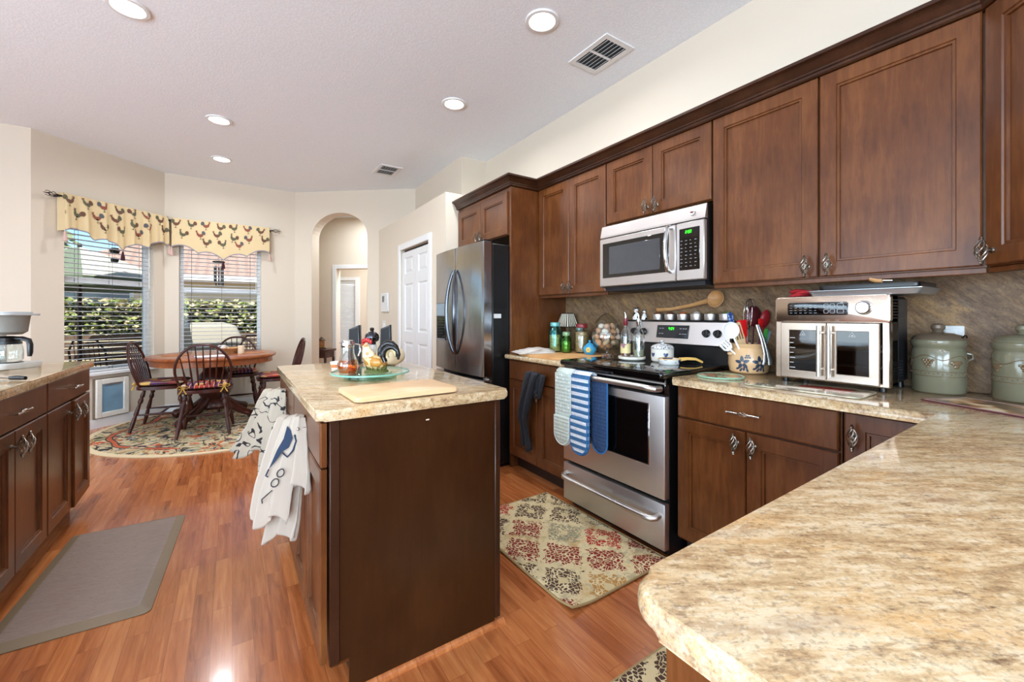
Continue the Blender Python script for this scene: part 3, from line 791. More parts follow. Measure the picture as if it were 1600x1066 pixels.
bgd = MB().prism([(.565, .906), (.655, .906), (.655, 1.166), (.612, 1.166), (.605, 1.15), (.578, 1.04), (.565, 1.02)], -RW, RW, M=YZ).build('backguard', M_BLACK, rg, sm=0)
MB().prism([(.572, 1.03), (.60, 1.03), (.622, 1.168), (.600, 1.168)], -RW - .001, RW + .001, .004, M=YZ).build('control_panel', M_STEEL, bgd)
MB().box(-RW, .596, 1.166, RW, .657, 1.179, .004).build('top_shelf', M_BLACK, bgd)
def slope(x, z): return (x, .572 + (z - 1.03) * (.028 / .138) - .0022, z)
tl = math.atan2(.028, .138)
PF = lambda x, z: Matrix.Translation(slope(x, z)) @ Matrix.Rotation(-tl, 4, 'X')
MB().box(-.117, -.002, -.042, .117, .003, .042, .006, M=PF(0, 1.105)).build('display', plain('#26282b', .12), bgd)
DIG = glow('green_digits', '#3dff2e', 1.5)
SEG = {'0': 'abcdef', '1': 'bc', '2': 'abged', '3': 'abgcd', '4': 'fgbc', '5': 'afgcd', '6': 'afgedc', '7': 'abc', '8': 'abcdefg', '9': 'abcdfg', ':': ':'}
def digits(text, h, M, y=-.004):
    mb = MB(); w = h * .5; t = h * .12; x = 0
    S = {'a': (0, h - t, w, h), 'g': (0, h / 2 - t / 2, w, h / 2 + t / 2), 'd': (0, 0, w, t), 'f': (0, h / 2, t, h), 'b': (w - t, h / 2, w, h), 'e': (0, 0, t, h / 2), 'c': (w - t, 0, w, h / 2)}
    for ch in text:
        if ch == ':':
            mb.box(x, y, h * .25, x + t, y + .001, h * .25 + t, M=M); mb.box(x, y, h * .65, x + t, y + .001, h * .65 + t, M=M); x += t + h * .2; continue
        for k in SEG[ch]:
            q = S[k]; mb.box(x + q[0], y, q[1], x + q[2], y + .001, q[3], M=M)
        x += w + h * .22
    return mb
digits('4:04', .017, PF(-.026, 1.115)).build('clock_digits', DIG, bgd, sm=0)
mb = MB()
for x in (-.095, -.075, .055, .075, .092):
    for dz in (.018, -.016): mb.box(x, -.0035, dz, x + .012, -.0025, dz + .003, M=PF(0, 1.105))
mb.build('key_print', plain('#b9bcc0', .5), bgd, sm=0)
for x in (-.30, -.225, .235, .305):
    MB().lathe([(0, 0), (.024, 0), (.024, .004), (.019, .008), (.018, .022), (0, .023)], 20, PF(x, 1.10) @ Matrix.Rotation(PI / 2, 4, 'X')).box(-.004, -.028, -.017, .004, -.02, .017, .002, M=PF(x, 1.10)).build('knob', M_BLACK, bgd)

# ------------------------------------------------------------------ microwave
mw = thing('microwave', 'stainless over the range microwave with black door glass', 'microwave', (2.07, 1.641, 0), R(-90))
MW = .376
MB().box(-MW, .018, 1.395, MW, .37, 1.805).build('body', M_BLACK, mw, sm=0)
MB().box(-MW + .02, .03, 1.372, MW - .02, .36, 1.396).build('base_grille', M_MATBLACK, mw, sm=0)
MB().prism([(.022, 1.725), (.022, 1.803), (.012, 1.803), (-.004, 1.735), (-.004, 1.725)], -MW, MW, M=YZ).build('vent_panel', M_STEEL, mw, sm=0)
md = MB().box(-MW, -.012, 1.40, .205, .017, 1.718, .005).build('door', M_STEEL, mw)
MB().box(-MW + .025, -.0145, 1.452, .165, 0, 1.688, .006).build('door_glass', M_BLACKGLASS, md)
MB().box(-MW + .085, -.0155, 1.475, .105, -.01, 1.66, .004).build('window_mesh', plain('#3c3f44', .08, coat=.6), md)
mb = MB(); mb.tube([(.172, -.01, 1.455), (.172, -.04, 1.462)] + [(.172 + .0 * t, -.045 - .018 * math.sin(PI * t / 8), 1.475 + .215 * t / 8) for t in range(9)] + [(.172, -.04, 1.702), (.172, -.01, 1.708)], .0115, 12)
mb.build('handle', M_CHROME, md)
cp = MB().box(.208, -.012, 1.40, MW, .017, 1.718, .005).build('control_panel', M_STEEL, mw)
MB().box(.225, -.0145, 1.452, MW - .022, 0, 1.688, .006).build('keypad_glass', M_BLACKGLASS, cp)
digits('2:02', .016, Matrix.Translation((.268, -.0122, 1.655))).build('clock_digits', DIG, cp, sm=0)
mb = MB()
for i in range(4):
    for j in range(8): mb.box(.238 + i * .028, -.0158, 1.475 + j * .02, .238 + i * .028 + (.012 if (i + j) % 3 else .007), -.0146, 1.478 + j * .02)
mb.build('key_print', plain('#8e949a', .5), cp, sm=0)
mg = MB().lathe([(0, 0), (.014, 0), (.014, .004), (0, .005)], 16, Matrix.Translation((.30, .001, 1.765)) @ Matrix.Rotation(R(80), 4, 'X')).build('badge', plain('#e9e4e0', .4), mw)
MB().box(.296, -.012, 1.762, .306, -.001, 1.770, .001).box(.291, -.012, 1.766, .312, -.002, 1.768).build('badge_print', plain('#7b2326', .4), mg)
MB().lathe([(0, 0), (.007, 0), (.007, .004), (0, .006)], 12, Matrix.Translation((MW, .09, 1.70)) @ Matrix.Rotation(PI / 2, 4, 'Y')).build('side_screw', M_CHROME, mw)

# ------------------------------------------------------------------ wall outlet
ol = thing('wall_outlet', 'white outlet on the splashback behind the canisters', 'outlet', (2.425, .422, 1.108), R(-90))
MB().box(-.038, -.007, -.058, .038, 0, .058, .003).build('plate', M_WHITE, ol)
for z in (-.026, .026):
    MB().box(-.017, -.0095, z - .018, .017, -.005, z + .018, .003).build('socket', M_TRIM, ol)
# ------------------------------------------------------------------ dining nook
def rug_round():
    t = NT('floral_round_rug'); v = t.obj(); x, y, z = t.sep(v)
    r = t.n('ShaderNodeVectorMath', {0: v}, operation='LENGTH').outputs['Value']
    w1 = t.vmath('ADD', v, t.vmath('MULTIPLY', t.n('ShaderNodeTexNoise', {'Vector': v, 'Scale': 3.2, 'Detail': 2}).outputs[1], (.35, .35, 0)))
    base = t.mix(t.noise(v, 9, 3), '#b9a884', '#d2c19e')
    # scrolling vines, dark leaves, orange and slate blooms
    vine = t.math('ABSOLUTE', t.math('SUBTRACT', t.noise(w1, 6, 1.5, .4, 1.2), .5))
    col = t.mix(t.math('LESS_THAN', vine, .028), base, '#8f8a5c')
    col = t.mix(t.math('LESS_THAN', t.math('ABSOLUTE', t.math('SUBTRACT', t.noise(w1, 4.2, 1, .4, 1.6), .5)), .020), col, '#2b2826')
    col = t.mix(t.math('LESS_THAN', t.math('ABSOLUTE', t.math('SUBTRACT', t.noise(w1, 3.1, 1, .4, 1.2), .56)), .016), col, '#b9572f')
    vo = t.voro(w1, 11); d = vo.outputs['Distance']; hue = t.sep(vo.outputs['Color'])
    bloom = t.ramp(hue[0], [(0, '#33302f'), (.34, '#2f3b4c'), (.52, '#c0542e'), (.66, '#b08a4a'), (.8, '#6f7f8a'), (.9, '#46351f')], 'CONSTANT')
    m = t.math('LESS_THAN', d, t.math('ADD', .30, t.math('MULTIPLY', hue[1], .16)))
    petal = t.math('GREATER_THAN', t.noise(w1, 30, 2), .45)
    col = t.mix(t.math('MULTIPLY', m, petal), col, bloom)
    lf = t.voro(t.vmath('MULTIPLY', w1, (1, 1.8, 1)), 19)
    lm = t.math('LESS_THAN', lf.outputs['Distance'], .24)
    col = t.mix(lm, col, t.ramp(t.sep(lf.outputs['Color'])[0], [(0, '#2d2b29'), (.4, '#54573a'), (.62, '#9d4a2b'), (.75, '#d9c79c')], 'CONSTANT'))
    # big orange scrolls near the edge
    sc = t.math('ABSOLUTE', t.math('SUBTRACT', t.math('ADD', r, t.math('MULTIPLY', t.noise(v, 1.7, 1), .5)), 1.20))
    col = t.mix(t.math('MULTIPLY', t.math('LESS_THAN', sc, .020), t.math('GREATER_THAN', t.noise(v, 2.3, 1), .47)), col, '#b8542f')
    col = t.mix(t.math('MULTIPLY', t.math('LESS_THAN', t.math('ABSOLUTE', t.math('SUBTRACT', sc, .030)), .008), t.math('GREATER_THAN', t.noise(v, 2.0, 1), .42)), col, '#2c2623')
    edge = t.math('GREATER_THAN', r, 1.145)
    col = t.mix(edge, col, '#d9c6a0')
    t.bump(t.noise(v, 220, 2), .3, .004)
    return t.fin(col, .95)
rug = MB().prism(circle(1.2, 72), 0, .009, .004, 2).build('round_rug', rug_round(), loc=(0, 5.70, .001), sm=0)
tag(rug, 'round cream floral rug with orange and navy scrolls under the dining table', 'rug')

tb = thing('dining_table', 'round wooden pedestal dining table with a thick rim', 'table', (-.17, 5.99, .01))
MB().lathe([(0, .712), (.595, .712), (.618, .72), (.625, .735), (.618, .75), (.60, .755), (0, .755)], 64).build('tabletop', M_TABLE, tb)
MB().lathe([(.56, .655), (.585, .655), (.585, .713), (.56, .713)], 64).build('apron', M_TABLE, tb)
MB().lathe([(.16, .13), (.17, .16), (.15, .20), (.12, .24), (.155, .30), (.17, .42), (.15, .52), (.10, .58), (.14, .63), (.20, .66), (.20, .70), (0, .70)], 28).build('pedestal', M_DARKWOOD, tb)
for k in range(4):
    a = R(-38 + 90 * k); dx, dy = math.cos(a), math.sin(a)
    mb = MB(); pts = []; rr = []
    for i in range(9):
        t_ = i / 8; pts.append((dx * (.08 + .40 * t_), dy * (.08 + .40 * t_), .27 - .20 * t_ ** .8 - .03 * math.sin(PI * t_))); rr.append((.055 - .02 * t_, .045 - .012 * t_))
    mb.tube(pts, rr, 10).ball((dx * .47, dy * .47, .052), (.05, .05, .052), 14, 10)
    mb.build('foot', M_DARKWOOD, tb)

def windsor():
    o = thing('windsor_chair', '', 'chair')
    seat = [(-.20, .19), (-.225, .05), (-.22, -.13), (-.16, -.215), (0, -.225), (.16, -.215), (.22, -.13), (.225, .05), (.20, .19), (0, .225)]
    MB().prism(rpoly(seat, .05, 4), .435, .468, .012, 2).build('seat', M_DARKWOOD, o)
    bow_ = []
    for i in range(29):
        t_ = i / 28; a = PI * t_; cx = -math.cos(a)
        zz = .46 + .455 * min(1, math.sin(a) ** .62) if 0 < t_ < 1 else .46
        xx = cx * (.185 + .035 * math.sin(a)) if abs(cx) > 0 else 0
        bow_.append((math.copysign(abs(cx) ** .72, cx) * (.175 + .06 * math.sin(PI * min(1, (zz - .46) / .5))), .165 + (zz - .46) * .26, zz))
    MB().tube(bow_, (.013, .011), 10).build('back_bow', M_DARKWOOD, o)
    for k in range(7):
        x0 = -.13 + .26 * k / 6; x1 = x0 * 1.38; zt = .915 - .20 * (x1 / .235) ** 2 * 1.05
        f_ = lambda t_: (x0 + (x1 - x0) * t_, .168 + (zt - .46) * t_ * .26, .462 + (zt - .462) * t_)
        MB().tube([f_(0), f_(.28), f_(.42), f_(.6), f_(1)], [.006, .0078, .0092, .0066, .005], 8).build('spindle', M_DARKWOOD, o)
    feet = {}
    for sx in (-1, 1):
        for sy, y0, y1 in ((-1, -.15, -.215), (1, .13, .235)):
            p0, p1 = Vector((sx * .15, y0, .44)), Vector((sx * .212, y1, .012))
            ts = [0, .06, .16, .20, .24, .30, .34, .46, .58, .62, .66, .80, 1]
            rs = [.012, .015, .021, .013, .020, .022, .013, .017, .021, .014, .017, .019, .013]
            MB().tube([p0.lerp(p1, q) for q in ts], rs, 12).build('leg', M_DARKWOOD, o); feet[sx, sy] = (p0, p1)
    for sx in (-1, 1):
        a, b = feet[sx, -1][0].lerp(feet[sx, -1][1], .6), feet[sx, 1][0].lerp(feet[sx, 1][1], .6)
        MB().tube([a, a.lerp(b, .5), b], [.008, .013, .008], 10).build('stretcher', M_DARKWOOD, o)
    a = feet[-1, -1][0].lerp(feet[-1, -1][1], .6).lerp(feet[-1, 1][0].lerp(feet[-1, 1][1], .6), .5); b = Vector((-a.x, a.y, a.z))
    MB().tube([a, a.lerp(b, .5), b], [.008, .013, .008], 10).build('stretcher', M_DARKWOOD, o)
    return o
def plaid():
    t = NT('plaid_cushion'); v = t.obj((1, 1, 1)); x, y, z = t.sep(v)
    cell = t.n('ShaderNodeTexWhiteNoise', {'Vector': t.vmath('FLOOR', t.vmath('MULTIPLY', v, (13, 13, 0)))}).outputs[0]
    col = t.ramp(cell, [(0, '#5e2747'), (.2, '#a8382d'), (.38, '#d8b262'), (.55, '#4a2c63'), (.7, '#c98a5a'), (.82, '#8f2b34'), (.92, '#e1cfa9')], 'CONSTANT')
    fx = t.math('ABSOLUTE', t.math('SUBTRACT', t.math('FRACT', t.math('MULTIPLY', x, 26)), .5))
    col = t.mix(t.math('GREATER_THAN', fx, .43), col, '#d3b27a')
    return t.fin(col, .9)
M_PLAID = plaid()
def cushion():
    o = thing('seat_cushion', '', 'cushion')
    def fn(u, w):
        a = 2 * PI * u; k = (abs(math.cos(a)) ** 5 + abs(math.sin(a)) ** 5) ** -.2
        th = PI * w; r = math.sin(th) ** .55 * .205 * k
        tuft = 1 - .22 * math.exp(-((r - .09) / .03) ** 2) * (.5 + .5 * math.cos(4 * a))
        return (r * math.cos(a), r * math.sin(a), .027 - .027 * math.cos(th) * tuft)
    MB().surf(fn, 36, 12, True).build('pad', M_PLAID, o, sm=60)
    for sx in (-1, 1):
        mb = MB()
        for s2 in (-1, 1):
            mb.tube([(sx * .165, .195, .03), (sx * .165 + s2 * .03, .205, .045), (sx * .165 + s2 * .05, .21, .03), (sx * .165 + s2 * .025, .205, .018), (sx * .165, .195, .03)], (.008, .003), 6)
            mb.tube([(sx * .165, .195, .03), (sx * .165 + s2 * .012, .215, .0), (sx * .165 + s2 * .03, .225, -.03)], (.007, .0025), 6)
        mb.build('tie_bow', plain('#c9a44f', .9), o)
    return o
chairs = [((-.218, 5.315, .01), R(176), 'windsor chair with its back to the kitchen, in front of the table', 'plaid cushion on the chair whose back faces the kitchen'),
          ((-.60, 5.82, .01), R(82), 'windsor chair by the pet door, turned to the table', 'plaid cushion on the chair by the pet door'),
          ((.06, 6.41, .01), R(2), 'windsor chair behind the table, by the back window', 'plaid cushion on the chair by the back window'),
          ((.46, 5.80, .01), R(-88), 'windsor chair near the archway, partly hidden by the island', 'plaid cushion on the chair near the archway')]
ch0, cu0 = windsor(), cushion()
for i, (p, a, l1_, l2_) in enumerate(chairs):
    o = ch0 if i == 0 else copy_tree(ch0); q = cu0 if i == 0 else copy_tree(cu0)
    o.location = p; o.rotation_euler = (0, 0, a); tag(o, l1_, 'chair', 'windsor chairs around the dining table')
    q.location = (p[0], p[1], p[2] + .469); q.rotation_euler = (0, 0, a); tag(q, l2_, 'cushion', 'seat cushions of the dining chairs')
# things on the dining table
TZ = .7655
def placemat(x, y, a, label):
    o = MB().prism(circle(.17, 32, ry=.13), 0, .004, .0015, 1).build('placemat', plain('#a8714a', .85, var=.25, scale=120), loc=(x, y, TZ), rz=a, sm=0); tag(o, label, 'placemat', 'oval woven placemats')
placemat(-.52, 6.0, R(90), 'oval tan placemat at the pet door side of the table'); placemat(.20, 5.93, R(90), 'oval tan placemat on the archway side of the table')
pp = MB().prism(rpoly(rectp(-.13, -.10, .13, .10), .01), 0, .006, .002, 1).build('paper_stack', plain('#eeeef0', .7), loc=(-.20, 5.62, TZ), rz=R(12), sm=0); tag(pp, 'white paper lying at the near edge of the dining table', 'paper')
wb = thing('wooden_bowl', 'shallow wooden bowl in the middle of the dining table', 'bowl', (-.02, 6.02, TZ))
MB().lathe([(0, 0), (.07, 0), (.075, .01), (.13, .045), (.155, .062), (.148, .064), (.12, .048), (.06, .016), (0, .012)], 28).build('shell', M_SPOON, wb)
cc = MB().lathe([(0, 0), (.03, 0), (.032, .01), (.032, .09), (.028, .094), (0, .092)], 20).build('candle', plain('#e7d3b4', .6), loc=(.085, 5.86, TZ)); tag(cc, 'cream pillar candle on the dining table', 'candle')
mg_ = thing('mug', 'white mug with dark blue marks on the dining table', 'mug', (-.10, 6.12, TZ + .0))
def spots(name, a, b, scale, th, rough=.25):
    t = NT(name); n_ = t.noise(t.obj(), scale, 2, .4)
    return t.fin(t.mix(t.ramp(n_, [(th, 0.0), (th + .02, 1.0)]), a, b), rough)
M_BLUEWHITE = spots('blue_on_white_glaze', '#e9e6e0', '#31415f', 26, .60)
MB().lathe([(0, 0), (.036, 0), (.04, .01), (.041, .09), (.037, .09), (.036, .012), (0, .01)], 24).build('cup', M_BLUEWHITE, mg_)
MB().tube([(.039 + .026 * math.sin(PI * t_ / 10), 0, .075 - .055 * t_ / 10) for t_ in range(11)], .005, 8).build('handle', M_BLUEWHITE, mg_)

# ------------------------------------------------------------------ curtain rods and rooster valances
ROO = dict(
    body=[(-.30, .02), (-.18, -.16), (.02, -.22), (.20, -.12), (.30, .08), (.30, .30), (.38, .40), (.26, .44), (.20, .34), (.14, .16), (-.02, .08), (-.16, .14)],
    tail=[(-.30, .02), (-.16, .14), (-.16, .30), (-.24, .44), (-.36, .46), (-.46, .36), (-.50, .18), (-.44, .02)],
    comb=[(.20, .42), (.36, .44), (.34, .54), (.28, .50), (.22, .54), (.18, .48)],
    leg=[(-.02, -.20), (.02, -.22), (.03, -.42), (.14, -.44), (-.10, -.46), (.0, -.42)])
def fabric(name, color, rough=.95):
    t = NT(name); n_ = t.noise(t.obj(), 300, 2); c_ = lin(color); t.bump(n_, .25, .002)
    return t.fin(t.mix(t.noise(t.obj(), 6, 3), tuple(q * .94 for q in c_[:3]) + (1,), c_), rough)
VAL = [fabric('yellow_cream_fabric', '#d6bf94'), fabric('rooster_brown', '#6b4a3a'), fabric('rooster_green', '#5e5b45'), fabric('rooster_red', '#8a5040'), fabric('rooster_slate', '#5a5a5e')]
M_TASSEL = fabric('tassel_dark', '#3a1620'); M_TASSEL_P = fabric('tassel_pale', '#c9a89c')
def valance(p, q, x0, x1, ztop, bottom, folds, amp, label, rod_label, roosters):
    L, a = frame_of(p, q)
    rod = thing('curtain_rod', rod_label, 'curtain rod', (p[0], p[1], 0), a)
    MB().cyl((x0 - .03, -.075, ztop - .035), (x1 + .03, -.075, ztop - .035), .008, 10).build('rod', M_IRON, rod)
    for s_, xe in ((-1, x0 - .03), (1, x1 + .03)):
        mb = MB()
        for k in range(4):
            mb.tube([(xe + s_ * (.01 + .065 * t_ / 10), -.075 + .024 * math.sin(PI * t_ / 10) * math.cos(PI / 2 * k + t_ * .12), ztop - .035 + .024 * math.sin(PI * t_ / 10) * math.sin(PI / 2 * k + t_ * .12)) for t_ in range(11)], .0032, 6)
        mb.ball((xe + s_ * .005, -.075, ztop - .035), .011, 10, 8).tube([(xe + s_ * .075, -.075, ztop - .035), (xe + s_ * .115, -.075, ztop - .035)], [.007, .002], 8)
        for e in (-1, 1): mb.tube([(xe + s_ * (.08 + .018 * math.cos(t_ * .7)), -.075, ztop - .035 + e * (.014 + .010 * math.sin(t_ * .7))) for t_ in range(7)], .0028, 6)
        mb.build('finial', M_IRON, rod)
        xb = xe - s_ * .015
        MB().box(xb - .008, -.07, ztop - .045, xb + .008, 0, ztop - .027, .002).build('bracket', M_IRON, rod)
    v_ = thing('valance', label, 'valance', (p[0], p[1], 0), a, 'rooster print valances')
    def pos(x, z, off=0):
        u = (x - x0) / (x1 - x0); d = (ztop - z)
        k = amp * (.25 + 1.0 * min(1, d / .3))
        y = -.085 - .022 * min(1, d / .1) - k * (.6 * math.sin(2 * PI * u * folds) + .4 * math.sin(2 * PI * u * folds * 1.7 + 1))
        return (x, y - off, z)
    mb = MB()
    mb.surf(lambda u, w: pos(x0 + (x1 - x0) * u, ztop - w * (ztop - bottom(u))), 90, 10)
    # side returns to the wall
    for xe, u in ((x0, 0), (x1, 1)):
        mb.surf(lambda c_, w: (xe, pos(xe, ztop - w * (ztop - bottom(u)))[1] * (1 - c_) - .01 * c_, ztop - w * (ztop - bottom(u))), 3, 6)
    rnd_ = random.Random(3)
    for (ru, rz_, flip, kind) in roosters:
        sc_ = .115; cx = x0 + (x1 - x0) * ru; rot = rnd_.uniform(-.25, .25)
        for part, mi in (('tail', [2, 1, 4][kind]), ('body', [1, 2, 4][kind] if kind != 2 else 3), ('comb', 3), ('leg', 2)):
            poly = ROO[part]; ctr = (sum(t_[0] for t_ in poly) / len(poly), sum(t_[1] for t_ in poly) / len(poly))
            mb.mat(mi)
            mp = lambda t_: pos(cx + sc_ * flip * (t_[0] * math.cos(rot) - t_[1] * math.sin(rot)), ztop - rz_ + sc_ * (t_[0] * math.sin(rot) + t_[1] * math.cos(rot)), .0045)
            ring = [mp(t_) for t_ in poly]; n = len(ring)
            if part == 'leg': ring = ring[:]
            mb.add(ring + [mp(ctr)], [(i, (i + 1) % n, n) for i in range(n)])
    mb.build('panel', VAL, v_, sm=70)
    for u, mt_ in ((0, M_TASSEL_P), (.5, M_TASSEL), (1, M_TASSEL_P)):
        x = x0 + (x1 - x0) * u; zb = bottom(u); y = pos(x, zb)[1]
        MB().lathe([(0, -.115), (.020, -.112), (.017, -.07), (.009, -.04), (.011, -.03), (.006, -.018), (.002, -.008), (0, 0)], 12, Matrix.Translation((x, y, zb + .004))).build('tassel', mt_, v_)
    MB().surf(lambda u, w: pos(x0 + (x1 - x0) * u, bottom(u) + .008 - .014 * w, .003), 90, 1).build('edge_trim', M_TASSEL if False else fabric('edge_' + name_of(label), '#8d8791'), v_, sm=70)
def name_of(s_): return s_.split()[1]
def scallop(z0, z1, zmid):
    def f_(u):
        e = z0 + (z1 - z0) * u; m = 1 - abs(2 * u - 1)
        base = e + (zmid - e) * m
        return base + .055 * abs(math.sin(2 * PI * (u * 2))) ** .8 * (1 if True else 0)
    return f_
rs = []
rr_ = random.Random(11)
for row, (dz, n, o_) in enumerate(((.075, 7, .05), (.19, 6, .10), (.29, 6, .16))):
    for k in range(n):
        u = (k + .5) / n + (o_ - .08)
        if .04 < u < .95: rs.append((u, dz + rr_.uniform(-.012, .012), rr_.choice((-1, 1)), (k + row) % 3))
rs1 = [q for q in rs if q[1] < .27 or .3 < q[0] < .75]
valance(A_, B_, .19, 1.225, 2.43, scallop(2.055, 2.075, 1.93), 7, .022, 'yellow gathered rooster valance on the angled bay wall', 'iron curtain rod carrying the gathered valance on the bay wall', rs1)
valance(B_, C_, .075, 1.125, 2.425, scallop(2.06, 2.07, 1.93), 2.5, .006, 'yellow flat rooster valance on the back wall', 'iron curtain rod on the back wall near the archway', rs1)

pc = thing('pet_food_bin', 'small red and white bin on the floor beyond the chair near the archway', 'bin', (.60, 6.42, .002))
MB().lathe([(0, 0), (.085, 0), (.095, .02), (.10, .20), (.098, .205), (0, .204)], 24).build('bin', plain('#b23a30', .35), pc)
MB().lathe([(.104, .20), (.106, .21), (.106, .225), (.08, .245), (.02, .25), (.02, .262), (0, .264)], 24).build('lid', plain('#e3dcd6', .35), pc)
# ------------------------------------------------------------------ floor coverings in the kitchen
def rug_diamond():
    t = NT('ornament_runner'); v = t.obj(); n3 = t.n('ShaderNodeTexNoise', {'Vector': v, 'Scale': 14, 'Detail': 3}).outputs[1]
    vw = t.vmath('ADD', v, t.vmath('MULTIPLY', n3, (.05, .05, 0)))
    rv = t.n('ShaderNodeMapping', {'Vector': vw, 'Rotation': (0, 0, R(45)), 'Scale': (5.0, 4.6, 0), 'Location': (.3, .1, 0)}).outputs[0]
    cid = t.n('ShaderNodeTexWhiteNoise', {'Vector': t.vmath('FLOOR', rv)}).outputs
    fx, fy, _ = t.sep(t.vmath('FRACTION', rv))
    ax = t.math('ABSOLUTE', t.math('SUBTRACT', fx, .5)); ay = t.math('ABSOLUTE', t.math('SUBTRACT', fy, .5))
    d = t.math('MAXIMUM', ax, ay)
    base = t.mix(t.noise(v, 5, 3), '#c4ad7e', '#e6d3a6')
    base = t.mix(t.ramp(t.noise(v, 8, 4, .7), [(.5, 0.0), (.62, .55)]), base, '#8e876f')
    base = t.mix(t.ramp(t.noise(v, 6.3, 4, .7, .4), [(.53, 0.0), (.66, .7)]), base, '#b98d4e')
    orn = t.voro(vw, 52, 'DISTANCE_TO_EDGE').outputs['Distance']
    om = t.math('LESS_THAN', orn, .13)
    cc_ = t.ramp(cid[0], [(0, '#7f1c16'), (.28, '#4f382a'), (.46, '#a3271a'), (.6, '#8c8468'), (.76, '#4c3528'), (.88, '#b0803f')], 'CONSTANT')
    inside = t.math('LESS_THAN', t.math('ADD', d, t.math('MULTIPLY', t.math('SUBTRACT', t.noise(v, 35, 2), .5), .42)), .40)
    col = t.mix(t.math('MULTIPLY', inside, t.math('GREATER_THAN', orn, .065)), base, cc_)
    col = t.mix(t.math('MULTIPLY', om, t.math('LESS_THAN', t.noise(v, 22, 2), .47)), col, '#d8c59a')
    core = t.math('LESS_THAN', d, .11)
    col = t.mix(t.math('MULTIPLY', core, t.math('GREATER_THAN', cid[0], .3)), col, '#cdb88a')
    t.bump(t.noise(v, 260, 2), .3, .004)
    return t.fin(col, .95)
M_RUNNER = rug_diamond(); M_BIND = fabric('rug_binding', '#a4895c')
def flat_rug(name, label, x0, y0, x1, y1, a=0, curl=False):
    o = thing(name, label, 'rug', ((x0 + x1) / 2, (y0 + y1) / 2, .001), a); w, h = (x1 - x0) / 2, (y1 - y0) / 2
    def fn(u, v):
        x, y = -w + 2 * w * u, -h + 2 * h * v; z = .007
        if curl:
            q = max(0, (.12 - math.hypot(x + w, y + h)) / .12); z += .018 * q ** 1.5
            z += .004 * math.sin(y * 9 + 1) * max(0, (.1 - (x + w)) / .1)
        return (x, y, max(.006, z))
    MB().surf(fn, 30, 40).build('pile', M_RUNNER, o, solid=.008)
    edge = [fn(i / 30, 0) for i in range(31)] + [fn(1, i / 30) for i in range(1, 31)] + [fn(1 - i / 30, 1) for i in range(1, 31)] + [fn(0, 1 - i / 30) for i in range(1, 30)]
    MB().tube(edge, .0055, 6, True).build('binding', M_BIND, o)
    return o
flat_rug('kitchen_rug', 'cream and red patterned rug in front of the range', 1.14, 1.275, 1.775, 2.225, R(0.6), True)
flat_rug('kitchen_rug', 'patterned rug peeking out beneath the peninsula', .62, .40, 1.45, .955)
def mat_mat():
    t = NT('anti_fatigue_mat'); v = t.obj((1, 2.2, 1)); n_ = t.noise(v, 26, 4, .6, .8)
    t.bump(n_, .5, .006)
    return t.fin(t.mix(n_, '#77645b', '#978579'), .38)
MAT_E = plain('#7d6a52', .5, scale=60)
fm = thing('floor_mat', 'grey brown cushioned mat on the floor beside the sideboard', 'mat', (-.50, 2.73, 0), R(-2.5))
MAT = mat_mat()
L_ = [[(x * sx, y * sy) for (sx, sy) in ((0, 0),)] for x, y in ((0, 0),)]
def rl(w, h, z, r): return [Vector((x, y, z)) for x, y in rpoly(rectp(-w, -h, w, h), r)]
MB().loops([rl(.245, .49, .001, .03), rl(.245, .49, .004, .03), rl(.205, .445, .018, .01)], cap1=False).mat(1).loops([rl(.205, .445, .018, .01), rl(.195, .435, .0185, .01)], cap0=False).build('pad', [MAT_E, MAT], fm, sm=20)

# ------------------------------------------------------------------ cloths
def line_cloth(name, base, ink, scale=7, width=.016, extra=None):
    t = NT(name); v = t.obj(); n_ = t.n('ShaderNodeTexNoise', {'Vector': v, 'Scale': scale, 'Detail': 1, 'Distortion': 1.6}).outputs[0]
    ln_ = t.math('LESS_THAN', t.math('ABSOLUTE', t.math('SUBTRACT', n_, .5)), width)
    col = t.mix(ln_, base, ink)
    if extra:
        b = t.math('GREATER_THAN', t.noise(v, 7, 2), extra[0]); col = t.mix(b, col, extra[1])
    t.bump(t.noise(v, 350, 2), .2, .002)
    return t.fin(col, .95)
def hang(mb, top, folds, n=28, m=18):
    """cloth gathered over a bar: top point, list of (drop, dx, dy, width) rows in wall coordinates"""
    pass
def draped(name, label, parts, mat_, cat='towel', group=None, wd=(0, 1)):
    """parts: list of row lists [(x, y, z, half width along y, fold amp)] swept into folded cloth; folds vary with the row"""
    o = thing(name, label, cat, parts[0][0][:2] + (parts[0][-1][2],), 0, group); base = Vector(o.location)
    for ip_, rows in enumerate(parts):
        nr = len(rows)
        def fn(u, w, rows=rows, nr=nr, ip_=ip_):
            q = w * (nr - 1); i = min(int(q), nr - 2); f_ = q - i; f2 = f_ * f_ * (3 - 2 * f_)
            a, b = rows[i], rows[i + 1]; c_ = [a[k] + (b[k] - a[k]) * (f2 if k > 2 else f_) for k in range(len(a))]
            s_ = 2 * u - 1
            tw = c_[5] if len(c_) > 5 else 0
            x = c_[0] + c_[4] * math.sin(s_ * 7.5 + w * 2 + ip_) + .4 * c_[4] * math.sin(s_ * 15 + ip_ * 2) + tw * s_
            y = c_[1] + s_ * c_[3] * wd[1]; x += s_ * c_[3] * wd[0]; z = c_[2] + .02 * math.sin(s_ * 4 + ip_) * w
            return Vector((x, y, z)) - base
        MB().surf(fn, 36, 26).build('cloth_fold', mat_, o, solid=.003, sm=80)
    return o
M_TOWEL_A = line_cloth('line_drawn_towel', '#b3a896', '#2a2628', 9, .017)
M_TOWEL_B = line_cloth('rooster_towel', '#b0a597', '#b0a597', 9, .001, None)
